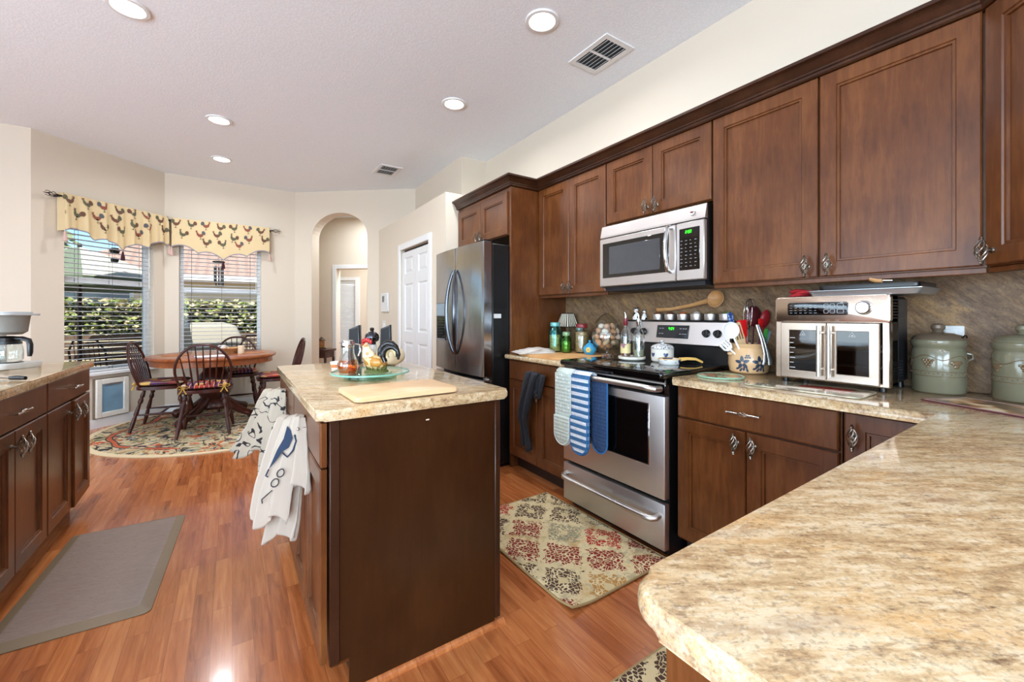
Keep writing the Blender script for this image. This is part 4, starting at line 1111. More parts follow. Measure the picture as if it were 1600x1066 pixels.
draped('dish_towel', 'cream dish towel with black line drawings on the far island drawer', [
    [(.200, 2.42, .812, .03, .003), (.186, 2.40, .842, .04, .006), (.168, 2.37, .835, .042, .008), (.145, 2.35, .77, .052, .012), (.12, 2.34, .68, .068, .014), (.09, 2.33, .61, .085, .014), (.062, 2.33, .555, .095, .014)],
    [(.20, 2.35, .81, .025, .003), (.190, 2.34, .843, .03, .005), (.180, 2.31, .80, .035, .008), (.165, 2.29, .70, .045, .012), (.15, 2.27, .56, .055, .014), (.14, 2.26, .43, .045, .014)]], M_TOWEL_A, wd=(.85, -.5))
tw = draped('dish_towel', 'white dish towel with a dark rooster print on the near island drawer', [
    [(.204, 1.74, .812, .025, .003), (.190, 1.73, .842, .032, .004), (.172, 1.70, .835, .038, .005), (.152, 1.675, .77, .045, .006), (.132, 1.66, .69, .05, .008), (.112, 1.65, .61, .055, .010), (.100, 1.645, .53, .058, .010), (.098, 1.645, .505, .056, .010)],
    [(.200, 1.70, .82, .02, .003), (.196, 1.69, .838, .025, .004), (.188, 1.665, .80, .034, .005), (.182, 1.645, .73, .042, .006), (.180, 1.64, .66, .050, .010), (.178, 1.635, .60, .052, .014, .02)],
    [(.170, 1.68, .66, .040, .008), (.160, 1.675, .58, .050, .010), (.150, 1.67, .49, .056, .012), (.142, 1.67, .43, .054, .014)]], M_TOWEL_B, wd=(.93, -.36))
# dark rooster print and handwriting strokes on the front of the white towel
mb = MB(); ink = plain('#22324a', .9)
def tp_(s_, z):
    rows = [(.172, 1.70, .835, .038), (.152, 1.675, .77, .045), (.132, 1.66, .69, .05), (.112, 1.65, .61, .055), (.100, 1.645, .53, .058)]
    for a, b in zip(rows, rows[1:]):
        if b[2] <= z <= a[2]:
            f_ = (a[2] - z) / (a[2] - b[2]); x, y, _, w = [a[i] + (b[i] - a[i]) * f_ for i in range(4)]
            return Vector((x + s_ * w * .93, y - s_ * w * .36 - .014, z)) - Vector(tw.location)
    return Vector((0, 0, 0))
roo = [(-.1, .815), (.3, .80), (.55, .775), (.4, .745), (.05, .735), (-.3, .70), (-.55, .68), (-.35, .74), (-.1, .775)]
mb.add([tp_(s_, z) for s_, z in roo], [list(range(len(roo)))])
mb.tube([tp_(.05, .73), tp_(.45, .715), tp_(.75, .735), tp_(.85, .765), tp_(.65, .785)], .0028, 6)
mb.tube([tp_(-.55, .68), tp_(-.62, .66), tp_(-.45, .655)], .0025, 6)
mb.build('rooster_print', ink, tw, sm=0)
mb = MB(); ink2 = plain('#2a2a30', .9)
for s0, z0 in ((.25, .665), (.05, .635)):
    mb.tube([tp_(s0 + .22 * math.cos(t_ * .63), z0 + .013 * math.sin(t_ * .63)) for t_ in range(10)], .0018, 6, True)
mb.tube([tp_(-.5, .585), tp_(.0, .612)], .0018, 6).tube([tp_(-.5, .585), tp_(-.42, .572)], .0018, 6)
mb.build('lettering', ink2, tw, sm=0)

# black jacket hanging on the drawer left of the range
M_BLACKCLOTH = fabric('black_cloth', '#2a2a2e')
jk = draped('black_jacket', 'black zipped cloth hanging from the drawer beside the range', [
    [(1.812, 2.40, .775, .045, .004), (1.80, 2.40, .805, .06, .006), (1.775, 2.405, .80, .085, .012), (1.765, 2.43, .72, .075, .018), (1.765, 2.485, .58, .07, .018), (1.77, 2.53, .46, .068, .014), (1.785, 2.53, .40, .05, .012), (1.79, 2.52, .33, .055, .012), (1.795, 2.50, .235, .068, .016)],
    [(1.81, 2.34, .79, .05, .004), (1.79, 2.33, .80, .06, .008), (1.785, 2.345, .72, .045, .012), (1.795, 2.36, .64, .025, .01)]], M_BLACKCLOTH, 'cloth')
jb = Vector(jk.location)
MB().tube([Vector(q) - jb for q in ((1.752, 2.40, .77), (1.735, 2.45, .68), (1.738, 2.50, .58), (1.745, 2.53, .47))], (.0035, .0015), 6).build('zip', M_PEWTER, jk)

# oven mitts on the oven door handle
def quilt(name, cols, stripes=0, dots=False):
    t = NT(name); v = t.obj(); x, y, z = t.sep(v)
    if stripes:
        f_ = t.math('FRACT', t.math('MULTIPLY', z, stripes)); col = t.mix(t.math('GREATER_THAN', f_, .52), cols[0], cols[1])
    else:
        vo = t.voro(v, 38); col = t.mix(t.math('LESS_THAN', vo.outputs['Distance'], .26), cols[0], cols[1])
    d1 = t.math('SINE', t.math('MULTIPLY', t.math('ADD', y, z), 150)); d2 = t.math('SINE', t.math('MULTIPLY', t.math('SUBTRACT', y, z), 150))
    t.bump(t.math('MULTIPLY', d1, d2), .5, .004)
    return t.fin(col, .95)
Q_PALE = quilt('pale_green_quilt', ('#c3cfc6', '#e3e8e0')); Q_PALE2 = quilt('pale_check_quilt', ('#cfd6cc', '#bccabd'), 60)
Q_STRIPE = quilt('blue_stripe_quilt', ('#356690', '#d5dbe2'), 25); Q_BLUE = quilt('plain_blue_quilt', ('#2a4367', '#2f4a6e')); PIPE_P = fabric('pale_piping', '#e0e6df'); PIPE_B = fabric('blue_piping', '#2f6ea6')
def mitt(mb, y0, y1, z0, z1, x, th, lean=0):
    """padded strip with a rounded lower end, standing in the yz plane"""
    w = (y1 - y0) / 2; c = (y0 + y1) / 2
    out = [(c + w, z1), (c + w, z0 + w)] + [(c + w * math.cos(a), z0 + w + w * 1.0 * math.sin(a)) for a in [-PI * k / 12 for k in range(1, 12)]] + [(c - w, z0 + w), (c - w, z1)]
    L = []
    for k, (dx, s_) in enumerate(((-.5, .86), (-.38, .965), (0, 1), (.38, .965), (.5, .86))):
        L.append([Vector((x + dx * th + (z1 - z) * lean, c + (y - c) * s_, z1 - (z1 - z) * (s_ if z < z0 + w else 1) if z < z1 else z1)) for y, z in out])
    mb.loops(L); return out
def mitt_piece(par, name, m, pm, y0, y1, z0, z1, x, th, rel, lean=0):
    mb = MB(); out = mitt(mb, y0, y1, z0, z1, x, th, lean); mb.v = [p - rel for p in mb.v]
    o = mb.build(name, m, par, sm=50)
    MB().tube([Vector((x - th * .1 + (z1 - z) * lean, y, z)) - rel for y, z in out], .0045, 6).build('piping', pm, o)
    return o
def double_mitt(label, y0, y1, zb, mats, pm, y2, zb2, th=.022, pocket=None):
    loc = Vector((1.70, (y0 + y1) / 2, zb)); o = thing('oven_mitt', label, 'oven mitt', loc, 0, 'double oven mitts on the oven handle')
    hx, hz = 1.699, .852
    # strip over the handle
    pts = [Vector((1.672, 0, .845)), Vector((1.676, 0, .872)), Vector((hx, 0, .884)), Vector((1.724, 0, .872)), Vector((1.728, 0, .845))]
    L = [[Vector((p.x, y0, p.z)) - loc for p in pts], [Vector((p.x, y1, p.z)) - loc for p in pts]]
    mb = MB(); n = len(pts)
    mb.add(L[0] + L[1], [(i, i + 1, n + i + 1, n + i) for i in range(n - 1)])
    mb.build('bridge', mats[0], o, solid=.008, sm=80)
    mitt_piece(o, 'mitt_panel', mats[0], pm, y0, y1, zb, .858, 1.668, th, loc)
    if pocket: mitt_piece(o, 'pocket', mats[1], pm, y0 + .003, y1 - .003, zb + .006, pocket, 1.654, .012, loc)
    mitt_piece(o, 'mitt_panel', mats[-1], pm, y2[0], y2[1], zb2, .855, 1.726, .018, loc)
    return o
double_mitt('pale green quilted oven mitt hanging on the oven handle', 1.865, 2.005, .425, (Q_PALE, Q_PALE2, Q_PALE), PIPE_P, (1.87, 2.0), .47, pocket=.60)
double_mitt('blue striped quilted oven mitt hanging on the oven handle', 1.715, 1.858, .405, (Q_STRIPE, Q_STRIPE, Q_BLUE), PIPE_B, (1.632, 1.75), .43, pocket=.62)

# folded white cloth on the butcher board
bb = tag(MB().prism(rpoly([(1.82, 2.66), (1.83, 2.17), (2.10, 2.08), (2.36, 2.20), (2.36, 2.60), (2.10, 2.70)], .05), .9055, .9205, .004).build('butcher_board', M_BOARD), 'wooden board lying on the short worktop beside the range', 'board')
fc = thing('folded_cloth', 'crumpled white cloth on the wooden board by the refrigerator panel', 'cloth', (1.93, 2.60, .9215))
for k in range(4):
    def fn(u, w, k=k):
        x, y = -.14 + .28 * u, -.11 + .22 * w
        e = max(0, 1 - (abs(2 * u - 1) ** 4 + abs(2 * w - 1) ** 4) ** .5)
        return (x * (1 - .08 * k) + .01 * k, y * (1 - .1 * k) + .006 * math.sin(u * 9 + k), .003 + .0075 * k + .010 * e * (1 + .6 * math.sin(u * 11 + k * 2) * math.cos(w * 7 + k)))
    MB().surf(fn, 24, 20).build('fold', fabric('white_linen', '#dcd4cb') if k == 0 else bpy.data.materials['white_linen'], fc, solid=.004, sm=80, rot=(0, 0, R(12 * k - 15)))
# ------------------------------------------------------------------ island top
IZ = .9185
cb = thing('cutting_board', 'pale wooden cutting board at the near edge of the island', 'cutting board', (.515, 1.535, IZ), R(1.2))
MB().prism(rpoly(rectp(-.185, -.125, .185, .125), .015), .004, .021, .004).build('board', M_MAPLE, cb)
MB().prism(rpoly(rectp(-.16, -.105, .16, .105), .01), 0, .0042).build('foot_pad', M_MATBLACK, cb)
tt = thing('turntable', 'round green tinted glass turntable on the island', 'turntable', (.535, 1.98, IZ))
M_AQUA = glass('aqua_glass', '#eef8f4', .02, .5); M_AQUAE = plain('#7fb8a6', .08)
MB().lathe([(0, 0), (.112, 0), (.118, .006), (.118, .016), (.10, .022), (0, .022)], 40).build('base', glass('aqua_base_glass', '#d8ede5', .03, .7), tt)
MB().lathe([(0, .025), (.172, .025), (.172, .032), (0, .032)], 56).build('plate', M_AQUA, tt)
MB().lathe([(.171, .0245), (.1745, .0255), (.1745, .0315), (.171, .0325)], 56).build('rim', M_AQUAE, tt)
PZ = IZ + .0325
sy = thing('syrup_dispenser', 'glass syrup dispenser half full of amber honey on the turntable', 'dispenser', (.425, 1.945, PZ))
MB().lathe([(0, 0), (.036, 0), (.043, .02), (.043, .045), (.034, .07), (.027, .09), (.026, .118), (.024, .118), (.025, .09), (.032, .07), (.041, .045), (.041, .02), (.034, .004), (0, .004)], 28).build('jug', M_GLASS, sy)
M_HONEY = glass('amber_honey', '#ffbf55', .03, .9)
MB().lathe([(0, .005), (.034, .005), (.0405, .02), (.0405, .045), (.036, .060), (0, .060)], 28).build('honey', M_HONEY, sy)
MB().lathe([(.027, .116), (.028, .12), (.028, .136), (.024, .146), (0, .149)], 24).box(-.038, -.008, .135, -.02, .008, .140, .002).tube([(.024, 0, .13), (.05, 0, .125), (.055, 0, .10), (.045, 0, .075)], .004, 8).build('lid', M_CHROME, sy)
def rooster(loc, rz):
    o = thing('rooster_figurine', 'ceramic rooster figurine with a black curled tail on the turntable', 'figurine', loc, rz)
    # faces local -x
    gold = spots('gold_feathers', '#b5813c', '#dcc08a', 60, .5, .2)
    mb = MB()
    mb.tube([(.045, 0, .045), (.028, 0, .042), (.0, 0, .042), (-.022, 0, .050), (-.038, 0, .075), (-.044, 0, .10), (-.046, 0, .118), (-.046, 0, .126)], [.012, .030, .038, .036, .027, .019, .015, .008], 16)
    mb.build('body', gold, o, sm=80)
    MB().tube([(-.026, 0, .062), (-.038, 0, .080), (-.044, 0, .10), (-.047, 0, .120), (-.047, 0, .131)], [.030, .0285, .0205, .016, .006], 16).build('neck_feathers', spots('neck_glaze', '#e3d3b0', '#b98d55', 45, .56, .2), o, sm=80)
    for i, (rad, dy, w_) in enumerate(((.040, 0, 1), (.036, .011, .9), (.022, .004, .8), (.036, -.011, .9))):
        pts = [(.056 - rad * math.cos(q) + .004 * i, dy, .086 + rad * 1.15 * math.sin(q) - .004 * i) for q in [-.75 + k / 8 * 4.3 for k in range(9)]]
        MB().tube(pts, [w_ * z_ for z_ in (.014, .014, .014, .014, .014, .013, .012, .010, .006)], 8).build('tail_feather', plain('#141416', .15) if i != 2 else plain('#cdbb8d', .2), o, sm=80)
    mb = MB()
    for k in range(5): mb.ball((-.062 + k * .009, 0, .139 + .006 * math.sin(k * .9)), (.008, .005, .011), 8, 6)
    mb.ball((-.060, 0, .106), (.007, .008, .017), 8, 6).ball((-.056, 0, .124), (.009, .011, .010), 8, 6).build('comb', plain('#a81f1c', .25), o, sm=80)
    MB().tube([(-.058, 0, .124), (-.072, 0, .121)], [.006, .001], 8).build('beak', plain('#dba13a', .3), o)
    for s_ in (-1, 1): MB().ball((.008, s_ * .034, .045), (.028, .008, .018), 12, 8).build('wing', plain('#b98338', .2), o, sm=80)
    mb = MB(); mb.lathe([(0, 0), (.055, 0), (.052, .008), (.04, .014), (0, .016)], 24)
    for k in range(14):
        a = 2 * PI * k / 14; mb.tube([(.038 * math.cos(a), .038 * math.sin(a), .006), (.046 * math.cos(a + .2), .046 * math.sin(a + .2), .028)], [.007, .001], 6)
    mb.build('grass_base', plain('#55602f', .3), o, sm=60)
    return o
rooster((.545, 1.925, PZ), R(-33))
pm = thing('pepper_mill', 'white pepper mill with a dark chrome dome behind the rooster figurine', 'pepper mill', (.555, 2.035, PZ))
MB().lathe([(0, 0), (.026, 0), (.027, .01), (.022, .035), (.020, .07), (.024, .105), (.022, .118), (0, .118)], 24).build('body', spots('black_on_white_glaze', '#e8e6e2', '#1b1b1d', 30, .57), pm)
MB().lathe([(.018, .118), (.018, .128), (.030, .136), (.034, .150), (.031, .165), (.020, .176), (.008, .180), (.008, .186), (.011, .192), (.008, .198), (0, .20)], 24).build('dome', plain('#4a4b50', .1, 1), pm)
sh = thing('salt_cellar', 'tiny red and white dish at the back of the turntable', 'dish', (.475, 2.05, PZ))
MB().lathe([(0, 0), (.022, 0), (.027, .014), (.024, .014), (.019, .004), (0, .004)], 20).build('dish', plain('#b5303a', .2), sh)
MB().lathe([(0, .004), (.019, .0045), (.022, .010), (0, .016)], 20).build('salt', plain('#efeae6', .8), sh)
def speaker(x, y, a, label):
    o = thing('speaker', label, 'speaker', (x, y, IZ), a, 'black speakers at the far end of the island')
    MB().prism([(-.034, 0), (.036, 0), (.030, .232), (-.027, .208)], -.03, .03, .004, M=RX90).build('case', M_BLACK, o)
    MB().prism([(-.028, .02), (.030, .02), (.026, .222), (-.022, .201)], .0295, .032, .001, M=RX90).build('grille', plain('#232427', .75, scale=300), o, sm=0)
    MB().box(-.04, -.04, 0, .042, .04, .008, .003).build('foot', M_MATBLACK, o)
speaker(.612, 2.615, R(-28), 'black slanted speaker on the island behind the syrup dispenser')
speaker(.80, 2.62, R(-28), 'black slanted speaker on the island behind the rooster tail')
cn = thing('cloth_bundle', 'cream bundled cloth on the island behind the rooster figurine', 'cloth', (.765, 2.46, IZ))
def fn(u, w):
    a = 2 * PI * u; th = PI * w / 1.0; k = 1 + .08 * math.sin(5 * a + 3 * w) + .05 * math.sin(9 * a)
    r = math.sin(th) ** .5 * k if 0 < w < 1 else 0
    return (.088 * r * math.cos(a), .055 * r * math.sin(a), .052 - .052 * math.cos(th) + .006 * math.sin(a * 3) * r)
MB().surf(fn, 36, 16, True).build('bundle', fabric('cream_cloth', '#d8c8a8'), cn, sm=80, rot=(0, 0, R(-30)))
cp_ = thing('small_cup', 'small white cup with an orange band at the far side of the island', 'cup', (.465, 2.42, IZ))
MB().lathe([(0, 0), (.02, 0), (.027, .04), (.025, .04), (.018, .003), (0, .003)], 20).build('cup', plain('#ece9e6', .2), cp_)
MB().lathe([(.0222, .008), (.0262, .025), (.0255, .025), (.0215, .008)], 20).build('band', plain('#c98152', .3), cp_)

# ------------------------------------------------------------------ coffee maker on the sideboard
SZ = .9185
cf = thing('coffee_maker', 'grey and white drip coffee maker with a glass carafe', 'coffee maker', (-1.06, 3.47, SZ), R(58))
GREYW = plain('#b9b8b4', .35); GREYD = plain('#7d7a75', .4)
MB().prism(rpoly(rectp(-.11, -.13, .11, .20), .04), 0, .030, .006).build('base', GREYW, cf)
MB().lathe([(0, .030), (.062, .030), (.062, .034), (0, .035)], 28, Matrix.Translation((0, -.035, 0))).build('hot_plate', M_BLACK, cf)
MB().prism(rpoly(rectp(-.10, .06, .10, .20), .03), .03, .30, .008).build('water_tank', plain('#d6d5d0', .3), cf)
MB().lathe([(0, .185), (.055, .185), (.075, .20), (.085, .285), (.088, .29), (0, .29)], 28, Matrix.Translation((0, -.04, 0))).build('filter_basket', GREYD, cf)
MB().prism(rpoly(rectp(-.10, -.135, .10, .21), .05), .290, .302, .004).prism(rpoly(rectp(-.08, -.11, .08, .19), .04), .302, .310, .003).build('lid_tray', plain('#b3b5b6', .25), cf)
ca = MB().lathe([(0, 0), (.052, 0), (.062, .012), (.064, .06), (.055, .10), (.046, .115), (.05, .125), (.047, .125), (.043, .115), (.052, .10), (.061, .06), (.059, .013), (0, .003)], 28).build('carafe', M_GLASS, cf, (0, -.035, .036))
MB().lathe([(.046, .110), (.050, .112), (.052, .130), (.03, .140), (0, .141)], 28).build('carafe_lid', M_BLACK, ca)
MB().tube([(0, -.045, .128), (0, -.085, .128), (0, -.118, .118), (0, -.125, .095), (0, -.125, .05), (0, -.122, .03)], [(.012, .010), (.012, .010), (.013, .010), (.013, .010), (.012, .009), (.009, .008)], 12).build('carafe_handle', M_BLACK, ca)
MB().lathe([(.0555, .096), (.0585, .098), (.0565, .112), (.0525, .112)], 28).build('band', M_BLACK, ca)
pl = thing('peeler', 'metal peeler with a black handle on the granite beside the coffee maker', 'peeler', (-.84, 2.80, SZ + .010), R(-30))
MB().tube([(.02, 0, 0), (.05, 0, .002), (.085, 0, 0)], [(.007, .009), (.010, .010), (.008, .009)], 10).build('handle', M_BLACK, pl)
MB().tube([(.02, 0, 0), (-.03, .004, .002), (-.09, .0, 0)], [(.003, .006), (.002, .007), (.002, .004)], 8).build('blade', M_CHROME, pl)

# ------------------------------------------------------------------ jars and odds on the short worktop
BZ = .921
def jar(name, label, x, y, r, h, gcol, fill, fh, lid=None, lid_h=.025, z=BZ):
    o = thing(name, label, 'jar', (x, y, z))
    k = r
    MB().lathe([(0, 0), (k * .9, 0), (k, .01), (k, h * .72), (k * .9, h * .80), (k * .72, h * .86), (k * .72, h * .97), (k * .68, h * .97), (k * .68, h * .86), (k * .86, h * .79), (k * .95, h * .71), (k * .95, .012), (0, .006)], 28).build('glass', gcol, o)
    if fill is not None: MB().lathe([(0, .008), (k * .9, .009), (k * .94, .016), (k * .94, fh * .96), (k * .6, fh), (0, fh * 1.02)], 24).build('contents', fill, o)
    if lid is not None: MB().lathe([(k * .76, h * .9), (k * .78, h * .91), (k * .78, h * .9 + lid_h), (k * .7, h * .9 + lid_h + .006), (0, h * .9 + lid_h + .008)], 28).build('lid', lid, o)
    return o
def grains(name, a, b, sc, c_='#6f5a34'):
    t = NT(name); vo = t.voro(t.obj(), sc); t.bump(vo.outputs['Distance'], .8, .006)
    col = t.mix(t.sep(vo.outputs['Color'])[0], a, b)
    return t.fin(t.mix(t.ramp(vo.outputs['Distance'], [(.0, 0.0), (.55, 0.0), (.8, .6)]), col, c_), .7)
TEAL = glass('teal_glass', '#edf8f6', .06, 3.2, '#6fc4c4'); GREEN = glass('green_glass', '#deF1d6', .06, 2.6, '#7cc06c')
jar('mason_jar', 'large teal glass jar of yellow pasta near the refrigerator panel', 2.15, 2.595, .051, .225, TEAL, grains('yellow_pasta', '#f4cf78', '#e0b458', 55), .135, plain('#74b4b2', .15, .3))
jar('mason_jar', 'small green glass jar in front of the striped lamp', 2.165, 2.478, .039, .145, GREEN, grains('green_lentils', '#a8a24e', '#8f893c', 110), .085, plain('#7d9a74', .2, .3))
jar('mason_jar', 'tall clear jar of brown grain with a red lid', 2.25, 2.395, .056, .215, M_GLASS, grains('brown_grain', '#b0905a', '#8d6d3e', 85), .165, plain('#7d2429', .3))
jar('mason_jar', 'teal jar half hidden behind the small green jar', 2.315, 2.49, .036, .185, TEAL, grains('dark_beans', '#3b5f5a', '#2e4b49', 90), .10, plain('#87b2ae', .15, .3))
lp = thing('table_lamp', 'small table lamp with a black and cream striped shade among the jars', 'lamp', (2.335, 2.655, BZ))
MB().lathe([(0, 0), (.04, 0), (.042, .008), (.015, .02), (.012, .05), (.024, .085), (.02, .12), (.008, .14), (.006, .21), (0, .21)], 20).build('base', plain('#6f604c', .3), lp)
t = NT('striped_shade'); v = t.obj(); x_, y_, z_ = t.sep(v)
st = t.math('GREATER_THAN', t.math('FRACT', t.math('MULTIPLY', t.math('ARCTAN2', y_, x_), 3.82)), .5)
M_SHADE = t.fin(t.mix(st, '#efe6d2', '#17120f'), .85)
MB().loops([[Vector((s_ * sx, s_ * sy, z)) for sx, sy in rpoly(rectp(-1, -1, 1, 1), .25, 4)] for s_, z in ((.070, .195), (.038, .305), (.036, .305), (.068, .195))], False, False).build('lamp_shade', M_SHADE, lp, sm=30)
MB().tube([(.071 * sx, .071 * sy, .195) for sx, sy in rpoly(rectp(-1, -1, 1, 1), .25, 4)], .003, 6, True).tube([(.0385 * sx, .0385 * sy, .305) for sx, sy in rpoly(rectp(-1, -1, 1, 1), .25, 4)], .003, 6, True).build('shade_trim', M_BLACK, lp)
sb = thing('sugar_bowl', 'round blue lidded bowl with a yellow flower beside the tall clear jar', 'bowl', (2.205, 2.262, BZ))
BLUE = plain('#3d93b8', .15)
MB().lathe([(0, 0), (.03, 0), (.033, .004), (.047, .022), (.051, .038), (.045, .055), (.033, .064), (0, .064)], 28).build('bowl', BLUE, sb)
MB().lathe([(.034, .0635), (.034, .068), (.022, .080), (.010, .085), (.007, .090), (.011, .097), (.007, .104), (0, .105)], 24).build('lid', BLUE, sb)
mb = MB()
for k in range(6):
    a = k * PI / 3; mb.ball((.012 * math.cos(a), 0, .012 * math.sin(a)), (.008, .004, .008), 8, 6, M=Matrix.Translation((-.0415, -.028, .036)) @ Matrix.Rotation(R(-56), 4, 'Z'))
mb.build('flower', plain('#d9b64c', .3), sb, sm=80)

# footed egg jar with single eggs
ej = thing('egg_jar', 'footed clear glass jar with a domed lid, filled with eggs', 'jar', (2.285, 2.165, .9055))
MB().lathe([(0, 0), (.055, 0), (.056, .005), (.02, .014), (.012, .03), (.014, .048), (.05, .058), (.085, .078), (.105, .11), (.110, .145), (.102, .19), (.088, .225), (.085, .24), (.083, .24), (.086, .224), (.100, .19), (.107, .145), (.102, .112), (.082, .081), (.05, .061), (0, .055)], 36).build('bowl', M_GLASS, ej)
MB().lathe([(.092, .238), (.094, .243), (.080, .268), (.05, .300), (.018, .318), (.008, .324), (.010, .332), (.016, .342), (.011, .352), (0, .355)], 32).build('lid', M_GLASS, ej)
EGGS = [plain('#c58a63', .5, var=.15), plain('#d9b48f', .5, var=.12), plain('#e6d9c8', .5, var=.08), plain('#b9b0a2', .5, var=.08), plain('#cf9c79', .5, var=.12)]
ELAB = ['brown egg in the footed glass jar', 'tan egg in the footed glass jar', 'cream egg in the footed glass jar', 'pale grey egg in the footed glass jar', 'pinkish brown egg in the footed glass jar']
em = [mesh_only(MB().lathe([(0, -.0265)] + [(.0208 * math.sin(a) * (1 - .10 * -math.cos(a)), -.0265 * math.cos(a)) for a in [PI * k / 12 for k in range(1, 12)]] + [(0, .0265)], 18), m_) for m_ in EGGS]
re_ = random.Random(5); pos_ = []
for z, r, n, o_ in ((.086, .030, 3, 0), (.108, .068, 7, .2), (.120, .026, 2, .8), (.148, .079, 8, .5), (.158, .034, 3, .1), (.190, .070, 7, .1), (.196, .024, 2, .5), (.226, .040, 4, .7)):
    for k in range(n): pos_.append((r * math.cos(2 * PI * k / n + o_), r * math.sin(2 * PI * k / n + o_), z))
for i, p in enumerate(pos_):
    ki = re_.choice((0, 0, 1, 1, 2, 3, 4, 4))
    e = bpy.data.objects.new('egg', em[ki]); COL.objects.link(e); e.location = (2.285 + p[0], 2.165 + p[1], .9055 + p[2])
    e.rotation_euler = (re_.uniform(0, 3), re_.uniform(0, 3), re_.uniform(0, 3)); e.scale = (.94, .94, .94)
    tag(e, ELAB[ki], 'egg', ('brown', 'tan', 'cream', 'pale grey', 'pinkish')[ki] + ' eggs in the footed jar')
od_ = thing('candy_dish', 'small orange dish with bent wires beside the footed egg jar', 'dish', (2.20, 2.085, .9055))
MB().lathe([(0, 0), (.025, 0), (.036, .012), (.034, .016), (.02, .005), (0, .005)], 20).build('dish', plain('#c96a35', .3), od_)
mb = MB()
for k in range(5): a = k * 1.3; mb.tube([(.015 * math.cos(a), .015 * math.sin(a), .012), (.03 * math.cos(a), .03 * math.sin(a), .035), (.045 * math.cos(a + .4), .045 * math.sin(a + .4), .03), (.04 * math.cos(a + .7), .04 * math.sin(a + .7), .018)], .0015, 5)
mb.build('wire', M_CHROME, od_)

# ------------------------------------------------------------------ on the range
RZ = .9285
pt_ = tag(MB().lathe([(0, 0), (.06, 0), (.080, .007), (.084, .012), (.084, .015), (.078, .015), (.06, .008), (0, .008)], 36).build('plate', plain('#f0eadd', .2), loc=(2.095, 1.775, RZ)), 'lower cream plate under the bottles on the cooktop', 'plate', 'cream plates on the cooktop')
pt2 = bpy.data.objects.new('plate', pt_.data); COL.objects.link(pt2); pt2.location = (2.095, 1.775, RZ + .0085); tag(pt2, 'upper cream plate directly beneath the bottles on the cooktop', 'plate', 'cream plates on the cooktop')
def bottle(name, label, x, y, r, h, gl, liq, lh, capm, spout):
    o = thing(name, label, 'bottle', (x, y, RZ + .0172))
    MB().lathe([(0, 0), (r * .95, 0), (r, .005), (r, h * .46), (r * .85, h * .55), (r * .40, h * .66), (r * .36, h * .80), (r * .3, h * .80), (r * .34, h * .66), (r * .78, h * .55), (r * .92, h * .46), (r * .92, .007), (0, .005)], 24).build('glass', gl, o)
    MB().lathe([(0, .007), (r * .9, .008), (r * .9, lh), (0, lh)], 20).build('oil', liq, o)
    MB().lathe([(r * .40, h * .70), (r * .45, h * .71), (r * .42, h * .86), (0, h * .865)], 16).build('cap', capm, o)
    if spout: MB().tube([(0, 0, h * .86), (0, 0, h * .93), (-.006, .003, h)], [.004, .003, .002], 8).build('pour_spout', M_CHROME, o)
    return o
b1 = bottle('oil_bottle', 'glass oil bottle with a dark red neck and yellow label on the plate', 2.075, 1.808, .031, .285, M_GLASS, plain('#6f3a34', .15), .03, plain('#6f1522', .3), True)
MB().lathe([(.0318, .025), (.0318, .085)], 24).build('label_wrap', spots('label_print', '#cfc08a', '#8d5d70', 22, .55, .5), b1)
b2 = bottle('oil_cruet', 'clear glass oil cruet with a steel spout on the plate', 2.115, 1.738, .036, .28, M_GLASS, plain('#8d8a73', .15), .05, M_CHROME, True)
pot = thing('sugar_pot', 'white stoneware pot with blue hearts and a sponged lid on the cooktop', 'pot', (2.17, 1.605, RZ))
MB().lathe([(0, 0), (.055, 0), (.064, .008), (.067, .03), (.066, .07), (.068, .078), (.062, .08), (0, .079)], 32).build('body', plain('#d9d3c6', .2), pot)
MB().lathe([(.067, .080), (.068, .085), (.058, .098), (.035, .108), (.012, .111), (.010, .116), (.014, .122), (.012, .129), (0, .131)], 32).build('lid', spots('sponged_glaze', '#d5d2cb', '#6c7688', 110, .52), pot)
heart = [(0, -.016), (.010, -.006), (.015, .004), (.012, .011), (.006, .012), (0, .006), (-.006, .012), (-.012, .011), (-.015, .004), (-.010, -.006)]
mb = MB()
for a in (math.atan2(-.83, -.62) + .0, math.atan2(-.83, -.62) + 1.2, math.atan2(-.83, -.62) - 1.2):
    mb.add([(.0677 * math.cos(a + x / .067), .0677 * math.sin(a + x / .067), .045 + z) for x, z in heart] + [(.068 * math.cos(a), .068 * math.sin(a), .046)], [(i, (i + 1) % 10, 10) for i in range(10)])
mb.build('heart_print', plain('#2f4468', .25), pot, sm=0)
sd = thing('spoon_rest', 'cream skillet shaped spoon rest with blue pattern and yellow handle on the cooktop', 'spoon rest', (2.085, 1.495, RZ), R(-34))
MB().lathe([(0, 0), (.05, 0), (.056, .006), (.062, .030), (.059, .031), (.052, .008), (0, .006)], 32).build('dish', M_BLUEWHITE, sd)
MB().tube([(.058, 0, .027), (.10, 0, .032), (.15, 0, .030), (.19, 0, .012)], [(.014, .005), (.010, .006), (.010, .006), (.009, .005)], 10).build('handle', plain('#d6ab5c', .25), sd)
MB().lathe([(.057, .0295), (.0625, .0305), (.0605, .034), (.057, .0335)], 32).build('rim', plain('#d6ab5c', .25), sd)
